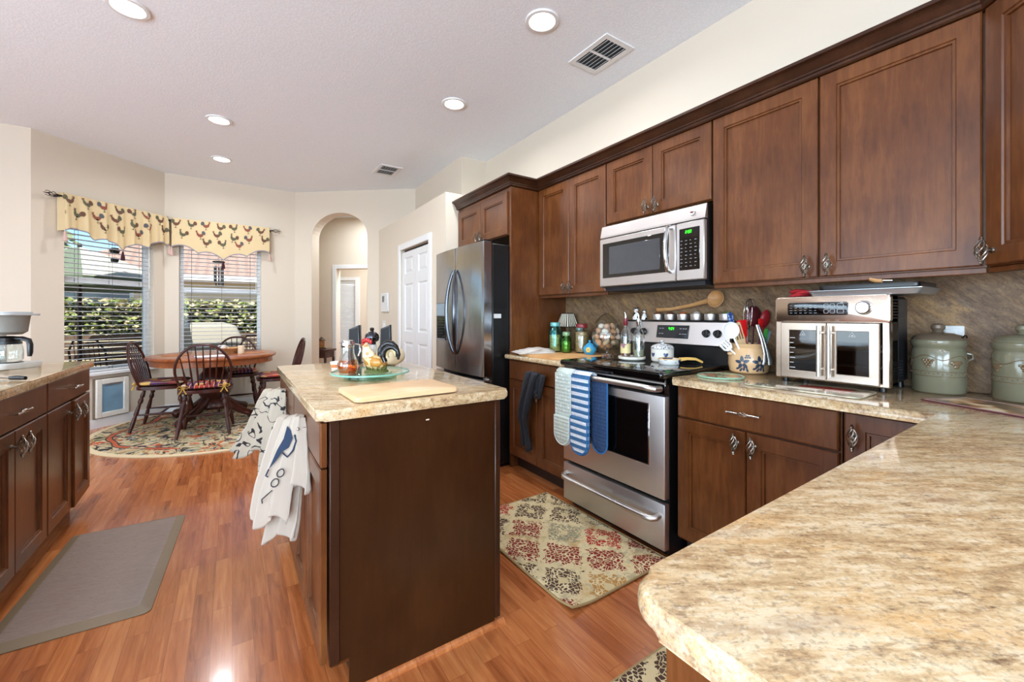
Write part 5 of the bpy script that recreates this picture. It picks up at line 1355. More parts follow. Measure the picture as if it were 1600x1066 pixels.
# spice tins and shakers along the top of the range back panel
SH = 1.1795
def heap(c_): return grains('spice_' + c_.strip('#'), c_, c_, 160, '#3a2a1c')
tins = [(1.800, '#7a4a2c', 'ladle tip end'), (1.706, '#6a3d28', 'dark brown'), (1.612, '#b4612f', 'orange'), (1.519, '#c9c3b4', 'pale'), (1.427, '#8c7452', 'tan'), (1.334, '#6f7a4a', 'green')]
for i, (y, c_, w_) in enumerate(tins):
    lab = {0: 'open steel spice tin nearest the shakers on the range shelf'}.get(i, f'open steel spice tin heaped with {w_} spice on the range shelf')
    o = thing('spice_tin', lab, 'tin', (2.388, y, SH), 0, 'steel spice tins on the range shelf')
    MB().lathe([(0, 0), (.034, 0), (.035, .002), (.035, .037), (.037, .039), (.033, .039), (.032, .004), (0, .003)], 28).build('tin', M_STEEL, o)
    MB().lathe([(0, .004), (.0315, .004), (.0315, .033), (.020, .046), (.007, .055), (0, .056)], 20).build('spice', heap(c_), o)
ldl = thing('wooden_ladle', 'large wooden ladle lying across the spice tins', 'ladle', (2.392, 1.40, 1.234), 0)
MB().tube([(0, .41, .012), (.0, .30, .016), (0, .17, .036), (0, .08, .056), (0, .04, .064)], [(.010, .016), (.009, .012), (.009, .013), (.010, .015), (.012, .02)], 10).build('handle', M_SPOON, ldl)
MB().lathe([(0, 0), (.025, .003), (.043, .013), (.052, .029), (.049, .030), (.040, .017), (.023, .008), (0, .006)], 28, Matrix.Translation((.018, -.005, .068)) @ Matrix.Rotation(R(-78), 4, 'Y')).build('bowl', M_SPOON, ldl)
def shaker(y, r, h, label):
    o = thing('figurine_shaker', label, 'shaker', (2.388, y, SH), R(-35), 'black and white shakers on the range shelf')
    BW = spots('cow_glaze_%d' % int(h * 1000), '#ece9e4', '#151517', 45, .55)
    MB().lathe([(0, 0), (r, 0), (r * 1.05, h * .2), (r * .8, h * .5), (r * .5, h * .62), (0, h * .63)], 20).build('body', BW, o)
    MB().ball((0, 0, h * .78), (r * .68, r * .68, h * .2), 16, 12).build('head', BW, o)
    MB().ball((-r * .5, -r * .2, h * .97), (r * .2, r * .15, h * .09), 8, 6).ball((r * .5, -r * .2, h * .97), (r * .2, r * .15, h * .09), 8, 6).build('ear', M_BLACK, o)
    MB().ball((0, -r * .62, h * .72), (r * .3, r * .25, h * .07), 10, 8).build('muzzle', plain('#d8a79a', .3), o)
shaker(1.985, .023, .085, 'taller black and white animal shaker at the range shelf end')
shaker(1.915, .018, .066, 'smaller black and white animal shaker next to the first spice tin')
# ------------------------------------------------------------------ crock with utensils
WZ = .9055
CX, CY = 2.29, 1.155
ck = thing('utensil_crock', 'tan stoneware crock with dark blue flowers holding utensils', 'crock', (CX, CY, WZ))
TAN = plain('#cda87c', .25, var=.06)
MB().lathe([(0, 0), (.080, 0), (.090, .008), (.098, .045), (.097, .085), (.088, .115), (.082, .132), (.088, .148), (.091, .155), (.085, .155), (.078, .132), (.086, .11), (.092, .08), (.092, .045), (.085, .012), (0, .008)], 40).build('body', TAN, ck)
mb = MB()
def petal(a, z, l, w, ang):
    out = []
    for k in range(10):
        q = 2 * PI * k / 10; px, pz = l * math.cos(q), w * math.sin(q) * (1 - .3 * math.cos(q))
        s_, t_ = px * math.cos(ang) - pz * math.sin(ang), px * math.sin(ang) + pz * math.cos(ang)
        zz = z + t_; rr = .0985 if .03 < zz < .09 else .0975
        rr = .0905 + .008 * math.sin(PI * min(1, max(0, zz / .125))) + .0012
        out.append((rr * math.cos(a + s_ / .098), rr * math.sin(a + s_ / .098), zz))
    c_ = tuple(sum(p[i] for p in out) / 10 for i in range(3)); k_ = 1.004
    mb.add(out + [(c_[0] * k_, c_[1] * k_, c_[2])], [(i, (i + 1) % 10, 10) for i in range(10)])
af = math.atan2(-CY, -CX)
for da, z in ((-.52, .06), (.30, .058)):
    for k in range(5): petal(af - da + .21 * math.cos(k * 1.257 + .4), z + .021 * math.sin(k * 1.257 + .4), .0155, .0088, k * 1.257 + .4)
    for k in range(4): petal(af - da - .22 + k * .15, z - .030 - .006 * (k % 2), .0125, .0052, .4 + k * .5)
for k in range(5): petal(af + .06 - .05 * k, .085 + .01 * (k % 2), .005, .005, 0)
mb.build('flower_print', plain('#2d3a4c', .3), ck, sm=0)
for s_ in (-1, 1):
    d_ = Vector((.8315 * s_, -.5556 * s_, 0))
    MB().ball(d_ * .097 + Vector((0, 0, .10)), (.016, .016, .011), 12, 8).build('lug', TAN, ck, sm=80)
RT = Vector((.8315, -.5556, 0)); FWD = Vector((.5556, .8315, 0))
def util(name, label, cat, a, b, build, group='utensils in the tan crock'):
    """a: foot inside the crock, b: upper point; (lateral, depth, height above worktop)"""
    pa = Vector((CX, CY, WZ)) + RT * a[0] + FWD * a[1] + Vector((0, 0, a[2])); pb = Vector((CX, CY, WZ)) + RT * b[0] + FWD * b[1] + Vector((0, 0, b[2]))
    o = thing(name, label, cat, pa, 0, group)
    z = (pb - pa).normalized(); x = (RT - z * RT.dot(z)).normalized(); y = z.cross(x)
    M = Matrix((x, y, z)).transposed().to_4x4(); build(o, M, (pb - pa).length); return o
def paddle(w0, w1, hl, th, hm, bm_, hw=.005, slots=0):
    def f_(o, M, L):
        mb = MB(); mb.tube([(0, 0, 0), (0, 0, L - hl)], hw, 8); mb.v = [M @ p for p in mb.v]; mb.build('handle', hm, o)
        out = rpoly([(-w0 / 2, L - hl), (w0 / 2, L - hl), (w1 / 2, L), (-w1 / 2, L)], .35 * min(w0, w1), 4)
        mb = MB()
        if slots:
            n = slots + 1; sw = w1 / (2 * n - 1)
            mb.prism(rpoly([(-w0 / 2, L - hl), (w0 / 2, L - hl), (w1 / 2, L - hl * .72), (-w1 / 2, L - hl * .72)], .004), -th / 2, th / 2, 0, M=RX90)
            mb.prism(rpoly([(-w1 / 2, L - hl * .12), (w1 / 2, L - hl * .12), (w1 / 2 * .9, L), (-w1 / 2 * .9, L)], .004), -th / 2, th / 2, 0, M=RX90)
            for k in range(n): x0 = -w1 / 2 + 2 * k * sw; mb.box(x0, -th / 2, L - hl * .73, x0 + sw, th / 2, L - hl * .11)
        else: mb.prism(out, -th / 2, th / 2, th * .3, M=RX90)
        mb.v = [M @ p for p in mb.v]; mb.build('blade', bm_, o)
    return f_
def spoon(r, rl_, hm, bm_, hw=.005, tilt=0):
    def f_(o, M, L):
        mb = MB(); mb.tube([(0, 0, 0), (0, 0, L - rl_)], hw, 8); mb.v = [M @ p for p in mb.v]; mb.build('handle', hm, o)
        mb = MB(); pr = [(0, -.3), (.55, -.24), (.88, -.08), (1, .12), (.95, .13), (.8, -.03), (.5, -.17), (0, -.22)]
        mb.lathe([(q * r, z * r) for q, z in pr], 24, Matrix.Translation((0, 0, L)) @ Matrix.Diagonal((1, 1, rl_ / r, 1)) @ Matrix.Rotation(R(90 + tilt), 4, 'X'))
        mb.v = [M @ p for p in mb.v]; mb.build('bowl', bm_, o)
    return f_
RED = plain('#c4181a', .3); MAROON = plain('#4a1518', .35); DRED = plain('#8f1c22', .35); NAVY = plain('#1d2f55', .4); WPL = plain('#e9e8e4', .3)
util('spatula', 'navy blue speckled spatula leaning out of the crock toward the range', 'spatula', (-.03, .0, .012), (-.088, .03, .318), paddle(.026, .030, .075, .008, M_STEEL_H, spots('speckled_blue', '#22386a', '#6f86b0', 80, .58, .4)))
util('slotted_spoon', 'slotted wooden spoon leaning out of the crock', 'spoon', (.0, -.01, .012), (-.062, .015, .262), paddle(.040, .048, .125, .007, M_PALEWOOD, M_PALEWOOD, slots=3))
util('spatula', 'bright red silicone spatula in the crock', 'spatula', (.015, .0, .012), (-.028, .02, .278), paddle(.022, .054, .095, .011, RED, RED))
util('round_spoon', 'white round spoon hanging over the crock rim toward the range', 'spoon', (-.02, -.04, .012), (-.115, -.035, .225), spoon(.044, .044, WPL, WPL, tilt=0))
util('pasta_server', 'white toothed server low over the crock rim toward the range', 'server', (-.02, -.045, .03), (-.15, -.01, .165), paddle(.03, .055, .06, .008, WPL, WPL, slots=3))
util('ladle', 'maroon round ladle standing tall in the crock', 'ladle', (.02, .02, .012), (.055, .045, .30), spoon(.045, .058, MAROON, MAROON, tilt=180))
def whisk(o, M, L):
    mb = MB(); mb.tube([(0, 0, 0), (0, 0, L * .55)], .006, 8); mb.v = [M @ p for p in mb.v]; mb.build('handle', M_STEEL_H, o)
    mb = MB()
    for k in range(4):
        a = PI * k / 4
        mb.tube([(.028 * math.sin(q) * math.cos(a), .028 * math.sin(q) * math.sin(a), L * .55 + L * .45 * (1 - math.cos(q)) / 2) for q in [PI * i / 8 for i in range(9)]] + [(-.028 * math.sin(q) * math.cos(a), -.028 * math.sin(q) * math.sin(a), L * .55 + L * .45 * (1 - math.cos(q)) / 2) for q in [PI * i / 8 for i in range(7, -1, -1)]], .0018, 5)
    mb.v = [M @ p for p in mb.v]; mb.build('wires', M_CHROME, o)
util('whisk', 'steel wire whisk behind the maroon ladle', 'whisk', (.01, .05, .012), (.045, .065, .395), whisk)
util('spatula', 'narrow red spatula in front of the maroon ladle', 'spatula', (.02, -.02, .012), (.060, -.01, .285), paddle(.014, .024, .075, .008, MAROON, RED))
util('red_spoon', 'dark red spoon at the toaster oven side of the crock', 'spoon', (.03, .01, .012), (.102, .02, .285), spoon(.026, .05, DRED, DRED, tilt=180))
util('green_peeler', 'bright green handle standing in the crock', 'peeler', (.03, -.03, .012), (.078, -.03, .232), paddle(.014, .016, .085, .012, M_STEEL_H, plain('#3f9a3f', .35)))
util('grey_turner', 'grey blue handle with a round hole in the crock', 'turner', (.035, -.02, .012), (.098, -.02, .222), paddle(.014, .018, .085, .009, M_STEEL_H, plain('#8fa6b4', .35)))
tg = thing('tongs', 'steel tongs hooked over the front of the crock', 'tongs', Vector((CX, CY, WZ)) + RT * .030 - FWD * .098 + Vector((0, 0, .05)), 0, 'utensils in the tan crock')
for s_ in (-1, 1):
    MB().tube([RT * (-.028 + .004 * s_) + FWD * .02 + Vector((0, 0, .205)), RT * (-.012 + .006 * s_) + FWD * .0 + Vector((0, 0, .13)), RT * (.004 + .008 * s_) - FWD * .005 + Vector((0, 0, .06)), RT * (.008 + .012 * s_) - FWD * .008 + Vector((0, 0, .02)), RT * (.002 + .016 * s_) - FWD * .01 + Vector((0, 0, 0))], [(.003, .006), (.003, .007), (.003, .008), (.004, .013), (.003, .009)], 8).build('arm', plain('#cfccc6', .38, 1), tg)
kb = thing('pepper_grinder', 'black grinder between the crock and the toaster oven', 'grinder', (2.33, .985, WZ))
MB().lathe([(0, 0), (.028, 0), (.03, .006), (.03, .11), (.026, .115), (0, .115)], 20).build('body', M_BLACK, kb)
MB().lathe([(.020, .115), (.024, .12), (.022, .135), (.01, .142), (0, .143)], 20).build('cap', M_CHROME, kb)
# mosaic trivet and printed glass boards
def mosaic(name, cols, sc, line='#3a332c'):
    t = NT(name); v = t.obj(); vo = t.voro(v, sc); e_ = t.voro(v, sc, 'DISTANCE_TO_EDGE').outputs['Distance']
    col = t.ramp(t.sep(vo.outputs['Color'])[0], [(i / len(cols), c_) for i, c_ in enumerate(cols)], 'CONSTANT')
    return t.fin(t.mix(t.math('LESS_THAN', e_, .05), col, line), .15)
tv = thing('trivet', 'round stained glass trivet on the granite in front of the crock', 'trivet', (2.0, 1.145, WZ))
MB().prism(circle(.103, 40), 0, .007, .002).build('plate', mosaic('trivet_glass', ('#c9b98f', '#b98a6a', '#d9d2b4', '#a3b58f', '#b59a78'), 22, '#7d7a58'), tv)
MB().tube([(.103 * math.cos(a), .103 * math.sin(a), .0045) for a in [2 * PI * k / 40 for k in range(40)]], .004, 6, True).build('rim', plain('#8db79c', .2), tv)
gb = thing('glass_board', 'printed glass cutting board in front of the toaster oven', 'cutting board', (1.972, .762, WZ), R(2))
def painted():
    t = NT('painted_glass'); v = t.obj(); n_ = t.noise(v, 6, 3, .5, .8)
    col = t.ramp(n_, [(.3, '#6f7a5f'), (.42, '#a8a58c'), (.5, '#c9bfa6'), (.6, '#8a7860'), (.7, '#54483a')])
    d_ = t.n('ShaderNodeVectorMath', {0: t.vmath('MULTIPLY', t.vmath('SUBTRACT', v, (.02, -.06, 0)), (13, 7, 0))}, operation='LENGTH').outputs['Value']
    red = t.math('LESS_THAN', t.math('ADD', d_, t.math('MULTIPLY', t.noise(v, 16, 3, .6, 1), 1.4)), 1.35)
    return t.fin(t.mix(red, col, '#a5352c'), .06, coat=.5)
MB().prism(rpoly(rectp(-.112, -.205, .112, .205), .03), .0008, .0055, .0015).build('board', painted(), gb)
MB().box(-.10, -.19, 0, -.09, -.18, .001).box(.09, .18, 0, .10, .19, .001).build('foot_pad', M_WHITE, gb)
mt = thing('printed_mat', 'maroon bordered printed mat in front of the second canister', 'mat', (2.04, .434, WZ), math.atan2(-.233, -.107))
# local x runs along the long edge, y to the splashback side
MB().prism(rpoly(rectp(0, 0, .42, .20), .006), .0, .004, .001).build('border', plain('#4f2029', .4), mt)
t = NT('bottle_print'); v = t.obj(); n_ = t.noise(v, 9, 3, .5, .6)
MP = t.fin(t.ramp(n_, [(.40, '#5c4a38'), (.47, '#a97a4e'), (.54, '#d9c7a2'), (.7, '#e3d6b8')]), .3)
MB().box(.02, .02, .004, .40, .18, .0046).build('print', MP, mt, sm=0)
mb = MB(); mb.box(.008, .0085, .004, .412, .0105, .0047).box(.008, .1895, .004, .412, .1915, .0047).box(.0085, .0105, .004, .0105, .1895, .0047).box(.4095, .0105, .004, .4115, .1895, .0047); mb.build('inlay_line', plain('#c9a9a0', .4), mt, sm=0)

# ------------------------------------------------------------------ toaster oven
to = thing('toaster_oven', 'large steel french door toaster oven on the worktop', 'toaster oven', (2.10, .733, WZ + .001), R(-90))
HW = .204; H0, H1 = .018, .383
BRZ = steel('bronzed_steel', '#c3b2a2', .24)
CASE = plain('#3a3a3d', .35, .7)
MB().box(-HW + .012, .136, H0 + .004, HW - .012, .275, H1 - .004, .012).box(-HW + .012, .02, H0 + .004, -HW + .02, .14, H1 - .004).box(HW - .02, .02, H0 + .004, HW - .012, .14, H1 - .004).box(-HW + .012, .02, .275, HW - .012, .14, H1 - .004).box(-HW + .012, .02, H0 + .004, HW - .012, .14, H0 + .012).build('case', CASE, to)
mb = MB(); z_, r_ = .275, .0
fr_ = [(-HW, H0), (HW, H0), (HW, H1), (-HW, H1)]
MB().prism(rpoly(rectp(-HW, .272, HW, H1), .012), -.03, 0, .003, M=RX90).box(-HW, .0, H0, -HW + .026, .03, .275, .004).box(HW - .026, 0, H0, HW, .03, .275, .004).box(-HW + .02, 0, H0, HW - .02, .03, H0 + .016, .004).build('front_frame', BRZ, to)
MB().box(-HW + .026, .13, H0 + .016, HW - .026, .135, .272).box(-HW + .022, .004, H0 + .012, HW - .022, .13, H0 + .016).build('cavity', plain('#4a443e', .45, .5), to, sm=0)
mb = MB()
for zz in (.09, .155):
    for yy in (.012, .06, .11): mb.box(-HW + .03, yy, zz, HW - .03, yy + .003, zz + .003)
    for k in range(26): mb.box(-HW + .04 + k * .0128, .012, zz + .003, -HW + .042 + k * .0128, .11, zz + .005)
for k in range(24): mb.tube([(.02 + k * .0065, .014, .165), (.026 + k * .0065, .014, .185)], .0008, 4)
mb.build('rack', plain('#b5aea6', .4), to, sm=0)
kp = MB().prism(rpoly(rectp(-.152, .302, .072, .358), .010), .0005, .003, .001, M=RX90).build('keypad', M_BLACKGLASS, to)
mb = MB()
for i in range(6):
    for j in range(4): mb.box(-.143 + i * .019, -.0036, .311 + j * .011, -.133 + i * .019 - (.003 if (i * j) % 2 else 0), -.003, .3125 + j * .011)
mb.build('key_print', plain('#9aa0a4', .5), kp, sm=0)
mb = MB()
for i, (cx_, w_) in enumerate(((-.004, .008), (.018, .008), (.046, .011))):
    for cz_ in (.319, .342):
        mb.tube([(cx_ + a, -.0034, cz_ + b) for a, b in rpoly(rectp(-w_, -.008, w_, .008), .004, 3)], .0007, 4, True)
mb.build('button_outline', plain('#b9c0c4', .5), kp, sm=0)
dl_ = MB().lathe([(0, 0), (.029, 0), (.029, .006), (.024, .009), (.023, .022), (.020, .026), (0, .026)], 28, Matrix.Translation((.125, -.001, .332)) @ Matrix.Rotation(PI / 2, 4, 'X')).build('dial', M_CHROME, to)
for s_, (x0, x1) in ((-1, (-HW + .028, -.0015)), (1, (.0015, HW - .028))):
    w_ = x1 - x0; z0, z1 = H0 + .006, .270
    def lp(i, y): return [Vector((x0 + i, y, z0 + i)), Vector((x1 - i, y, z0 + i)), Vector((x1 - i, y, z1 - i)), Vector((x0 + i, y, z1 - i))]
    d_ = MB().loops([lp(0, .0), lp(0, -.012), lp(.003, -.015), lp(.032, -.015), lp(.034, -.013), lp(.034, .0)], False, False).build('door', BRZ, to, sm=20)
    MB().box(x0 + .034, -.0115, z0 + .034, x1 - .034, -.009, z1 - .034).build('window', glass('smoked_glass', '#a39c95', .03, 1.2), d_, sm=0)
    xm = (x0 + x1) / 2; tz = z1 - .056
    MB().tube([(xm - .011, -.0125, tz), (xm + .011, -.0125, tz), (xm, -.0125, tz + .019)], .0009, 4, True).box(xm - .003, -.0125, tz + .004, xm + .003, -.012, tz + .006).build('warning_mark', WPL, d_, sm=0)
    if s_ < 0:
        mb = MB()
        for k in range(7): mb.box(x0 + .037, -.0125, z0 + .045 + k * .022, x0 + .042 + (.010 if k % 2 else .016), -.012, z0 + .0468 + k * .022)
        mb.build('scale_marks', WPL, d_, sm=0)
    hx_ = s_ * .0185
    MB().tube([(hx_, -.044, z0 + .020), (hx_, -.044, z1 - .012)], .0072, 12).cyl((hx_, -.015, z0 + .05), (hx_, -.044, z0 + .05), .0045, 8).cyl((hx_, -.015, z1 - .042), (hx_, -.044, z1 - .042), .0045, 8).build('handle', M_STEEL_H, d_)
for x in (-HW + .03, HW - .03):
    for y in (.03, .24): MB().cyl((x, y, 0), (x, y, .022), .013, 12).build('foot', M_BLACK, to)
mb = MB()
for j in range(7):
    for k in range(9):
        mb.box(HW - .0121, .055 + k * .018, .288 + j * .012, HW - .0112, .063 + k * .018, .294 + j * .012)
        if j < 6: mb.box(HW - .0121, .055 + k * .018, .05 + j * .012, HW - .0112, .063 + k * .018, .056 + j * .012)
mb.build('side_vents', M_BLACK, to, sm=0)
TT = WZ + .001 + H1
by = thing('baking_tray', 'grey baking tray lying on top of the toaster oven', 'tray', (2.235, .625, TT + .0005))
MB().loops([[Vector((x * s_, y * s_, z)) for x, y in rpoly(rectp(-.13, -.185, .13, .185), .02)] for s_, z in ((.94, 0), (1.0, .020), (1.03, .022), (1.03, .024), (.985, .023), (.93, .003))]).build('tray', plain('#a9adb1', .3, .8), by, sm=30)
bk = thing('griddle_plate', 'black griddle plate lying on the baking tray', 'griddle', (2.235, .62, TT + .0248))
MB().prism(rpoly(rectp(-.128, -.172, .12, .15), .02), 0, .020, .004).build('plate', M_BLACK, bk)
MB().box(-.06, .15, .001, .06, .178, .008, .003).build('tab', M_GREY, bk)
wk = thing('wooden_scraper', 'small wooden handle lying on the black griddle', 'scraper', (2.15, .585, TT + .0455))
MB().tube([(0, -.02, .012), (0, .0, .014), (0, .018, .022), (0, .024, .036)], [.010, .012, .011, .008], 10).build('grip', M_SPOON, wk)
MB().cyl((0, -.02, .012), (0, -.05, .010), .003, 8).build('shank', M_CHROME, wk)
rc = thing('red_mitt', 'red crumpled pot holder on top of the toaster oven', 'pot holder', (2.20, .868, TT + .0005))
for k, (ox, oy, s_) in enumerate(((0, 0, 1), (-.012, -.022, .8), (.02, .02, .7))):
    def fn(u, w, k=k, s_=s_):
        a = 2 * PI * u; r = math.sin(PI * w) ** .6 * .052 * s_ * (1 + .12 * math.sin(3 * a + k)) if 0 < w < 1 else 0
        return (ox + r * .9 * math.cos(a), oy + r * math.sin(a), .010 + .009 * k - (.011) * math.cos(PI * w) + .004 * math.sin(2 * a + k) * (r / .05) + .002)
    MB().surf(fn, 28, 10, True).build('fold', fabric('red_cotton', '#a51d22') if k == 0 else bpy.data.materials['red_cotton'], rc, sm=80)

# ------------------------------------------------------------------ canisters
def canister(x, y, label, rz, s_=1.0):
    o = thing('canister', label, 'canister', (x, y, WZ), rz, 'sage green canisters in the corner'); r = .079 * s_; h = .205
    t = bpy.data.materials.get('sage_glaze')
    if not t:
        q = NT('sage_glaze'); n_ = q.noise(q.obj(), 9, 4); t = q.fin(q.mix(n_, '#635f4b', '#7c7863'), .14, coat=.3)
        q = NT('sage_relief'); n_ = q.noise(q.obj(), 30, 3); q.fin(q.mix(n_, '#5f4a36', '#7b674c'), .18, coat=.3)
        q = NT('brown_glaze'); n_ = q.noise(q.obj(), 12, 3); q.fin(q.mix(n_, '#54473b', '#6b5d4d'), .1, coat=.4)
    rel = bpy.data.materials['sage_relief']; lidm = bpy.data.materials['brown_glaze']
    MB().lathe([(0, 0), (r * .95, 0), (r, .006), (r, .16), (r * .97, .168), (r * .94, .174), (r * .97, .180), (r * 1.01, .186), (r * 1.03, .192), (r * 1.03, .203), (r * .98, .207), (0, .206)], 44).build('body', t, o)
    mb = MB()
    for zz in (.066, .084): mb.tube([((r + .0005) * math.cos(a), (r + .0005) * math.sin(a), zz) for a in [2 * PI * k / 48 for k in range(48)]], .0013, 5, True)
    for k in range(40): a = 2 * PI * k / 40; mb.ball((r * math.cos(a), r * math.sin(a), .075 + .003 * (k % 2)), .0024, 6, 4)
    vn = [((r + .001) * math.cos(a), (r + .001) * math.sin(a), .138 + .009 * math.sin(5 * a)) for a in [2 * PI * k / 80 for k in range(80)]]
    mb.tube(vn, .0016, 5, True); mb.build('band_relief', rel, o, sm=80)
    mb = MB()
    for j in range(6):
        a0 = 2 * PI * j / 6
        if j % 2:   # leaf
            mb = MB()
            for px, pz, l in ((0, 0, .016), (-.012, .004, .010), (.012, .004, .010), (0, -.012, .010)):
                mb.ball((0, 0, 0), (l, .003, l * .75), 10, 6, M=Matrix.Rotation(a0 + px / r, 4, 'Z') @ Matrix.Translation((r, 0, .117 + pz)) @ Matrix.Rotation(PI / 2, 4, 'Z'))
        else:       # grapes
            mb = MB()
            for row in range(4):
                for q in range(4 - row):
                    mb.ball((0, 0, 0), .0055, 8, 6, M=Matrix.Rotation(a0 + (q - (3 - row) / 2) * .0095 / r, 4, 'Z') @ Matrix.Translation((r - .001, 0, .128 - row * .0085)))
        mb.build('fruit_relief', rel, o, sm=80)
    MB().lathe([(r * .97, .206), (r * .99, .211), (r * .90, .222), (r * .6, .232), (r * .25, .235), (r * .19, .240), (r * .28, .252), (r * .25, .264), (r * .12, .270), (0, .271)], 40).build('lid', lidm if s_ == 1.0 else t, o)
    MB().tube([(r + .001, 0, .155), (r + .016, 0, .15), (r + .017, 0, .135), (r + .001, 0, .125)], .004, 8).build('lug', t, o)
    MB().tube([(r * .99 * math.cos(a), r * .99 * math.sin(a), .216 + .010 * math.sin(PI * k / 8)) for k, a in enumerate([-.75 + .06 * k for k in range(9)])], .0025, 6).build('clasp_wire', M_BLACK, o)
canister(2.335, .443, 'green stoneware canister with a brown lid, next to the toaster oven', R(-70))
canister(2.335, .225, 'green stoneware canister deepest in the worktop corner', R(-50), .985)
# ------------------------------------------------------------------ outside the nook windows
gm = NT('patio_paving'); v = gm.obj(geo=True)
PATIO = gm.fin(gm.mix(gm.noise(v, 6, 4), '#8f8577', '#a89d8d'), .9)
struct(MB().box(-14, 7.2, -.14, 12, 26, -.08).build('ground', PATIO, sm=0))
struct(MB().prism([(-2.6, 5.98), (-1.6, 7.9), (.40, 7.9), (.40, 6.97), (-.80, 6.94), (-1.72, 6.04)], 2.62, 2.70).build('soffit', M_TRIM, sm=0))
# hedge on its wooden fence
def hedge(name, label, x0, x1, y, z0, z1, n, seed):
    rr = random.Random(seed); mb = MB()
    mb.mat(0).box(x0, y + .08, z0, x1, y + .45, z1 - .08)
    for i in range(n):
        x = rr.uniform(x0, x1); top = rr.random() < .3
        z = rr.uniform(z0, z1) if not top else z1 + rr.uniform(-.09, .05); yy = y + rr.uniform(-.06, .10) if not top else y + rr.uniform(-.05, .45)
        s_ = rr.uniform(.035, .07); a, b = rr.uniform(0, 6.3), rr.uniform(-1, 1)
        M = Matrix.Translation((x, yy, z)) @ Matrix.Rotation(a, 4, 'Z') @ Matrix.Rotation(b, 4, 'X')
        mb.mat(1 + (rr.random() < .4) + (rr.random() < .25)); mb.add([(-s_, 0, 0), (0, s_ * .35, s_ * .5), (s_, 0, 0), (0, -s_ * .3, -s_ * .5)], [(0, 1, 2, 3)], M)
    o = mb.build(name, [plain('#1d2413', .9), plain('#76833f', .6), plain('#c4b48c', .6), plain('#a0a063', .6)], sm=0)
    tag(o, label, 'hedge'); o['kind'] = 'stuff'; return o
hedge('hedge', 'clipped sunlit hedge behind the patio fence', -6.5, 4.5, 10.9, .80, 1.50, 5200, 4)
FEN = wood('fence_wood', '#4a372c', '#5c4638', '#705746', .8, .6, 'x', 0)
fe = thing('fence', 'low brown board fence below the hedge', 'fence', (-1, 10.8, -.08))
for k in range(8):
    MB().box(-5.5, -.0, .01 + k * .116, 5.5, .025, .112 + k * .116).build('board', FEN, fe, sm=0)
for x in (-5, -2.5, 0, 2.5, 5): MB().box(x - .04, .026, 0, x + .04, .09, .95).build('post', FEN, fe, sm=0)
# neighbour's house
hs = thing('house', 'neighbouring beige house with a pink tiled roof beyond the hedge', 'house', (0, 17, -.08))
STU = wall_mat('stucco', '#d8c3a4', .2)
MB().box(-4.0, -2.0, 0, 6.0, 4, 2.42).build('wall', STU, hs, sm=0)
t = NT('roof_tile'); v = t.obj(); x_, y_, z_ = t.sep(v)
t.bump(t.math('SINE', t.math('MULTIPLY', x_, 26)), .6, .03)
ROOF = t.fin(t.mix(t.noise(v, 14, 3), '#8a6c62', '#a58578'), .85)
e0, e1, f0, f1, zb, zr = -4.5, 6.5, -2.5, 4.5, 2.40, 4.3
vv = [(e0, f0, zb), (e1, f0, zb), (e1, f1, zb), (e0, f1, zb), (-.2, 1, zr), (4.0, 1, zr)]
MB().add(vv, [(0, 1, 5, 4), (1, 2, 5), (2, 3, 4, 5), (3, 0, 4), (3, 2, 1, 0)]).build('roof', ROOF, hs, sm=0)
MB().box(e0, f0 - .06, zb - .12, e1, f0, zb + .02).build('gutter', M_TRIM, hs, sm=0)
for x in (-2.9, 1.4):
    fr2 = MB().box(x - .7, -2.05, 1.2, x + .7, -1.99, 2.2).build('window', M_TRIM, hs, sm=0)
    MB().box(x - .62, -2.07, 1.28, x + .62, -2.04, 2.12).build('pane', plain('#6f7a80', .1), fr2, sm=0)
# patio umbrella
um = thing('patio_umbrella', 'white and green patio umbrella outside the bay window', 'umbrella', (-1.97, 9.13, -.08))
n = 8; UR = 1.25; zt, zl = 2.36, 1.84
def canvas(name, color):
    t = NT(name); d_ = t.n('ShaderNodeBsdfDiffuse', {'Color': lin(color)}); tr_ = t.n('ShaderNodeBsdfTranslucent', {'Color': lin(color)})
    mx = t.n('ShaderNodeMixShader', {0: .35, 1: d_.outputs[0], 2: tr_.outputs[0]}); t.t.links.new(mx.outputs[0], t.out.inputs[0]); t.t.nodes.remove(t.b)
    return t.m
CANO = [canvas('white_canvas', '#d9d7c8'), canvas('green_canvas', '#7d8776')]
mb = MB()
for k in range(n):
    a0, a1_ = 2 * PI * (k + .3) / n, 2 * PI * (k + 1.3) / n; mb.mat(1 if k in (1, 5) else 0)
    for j in range(4):
        q0, q1 = j / 4, (j + 1) / 4
        P = lambda a, q: (UR * q * math.cos(a), UR * q * math.sin(a), zt - (zt - zl) * q ** 1.15)
        mb.add([P(a0, q0), P(a1_, q0), P(a1_, q1), P(a0, q1)], [(0, 1, 2, 3)])
    mb.mat(1); E0, E1 = P(a0, 1), P(a1_, 1)
    mb.add([E0, E1, (E1[0], E1[1], E1[2] - .13), (E0[0], E0[1], E0[2] - .13)], [(0, 1, 2, 3)])
mb.build('canopy', CANO, um, solid=.006, sm=0)
MB().cyl((0, 0, .05), (0, 0, zt + .05), .028, 12).build('pole', M_IRON, um)
MB().lathe([(0, 0), (.24, 0), (.24, .05), (.06, .08), (0, .08)], 24).build('base', M_IRON, um)
for k in range(n):
    a = 2 * PI * (k + .3) / n
    MB().cyl((.03 * math.cos(a), .03 * math.sin(a), zt - .30), (UR * .62 * math.cos(a), UR * .62 * math.sin(a), zt - (zt - zl) * .62 ** 1.15 - .02), .007, 6).build('rib', M_IRON, um)
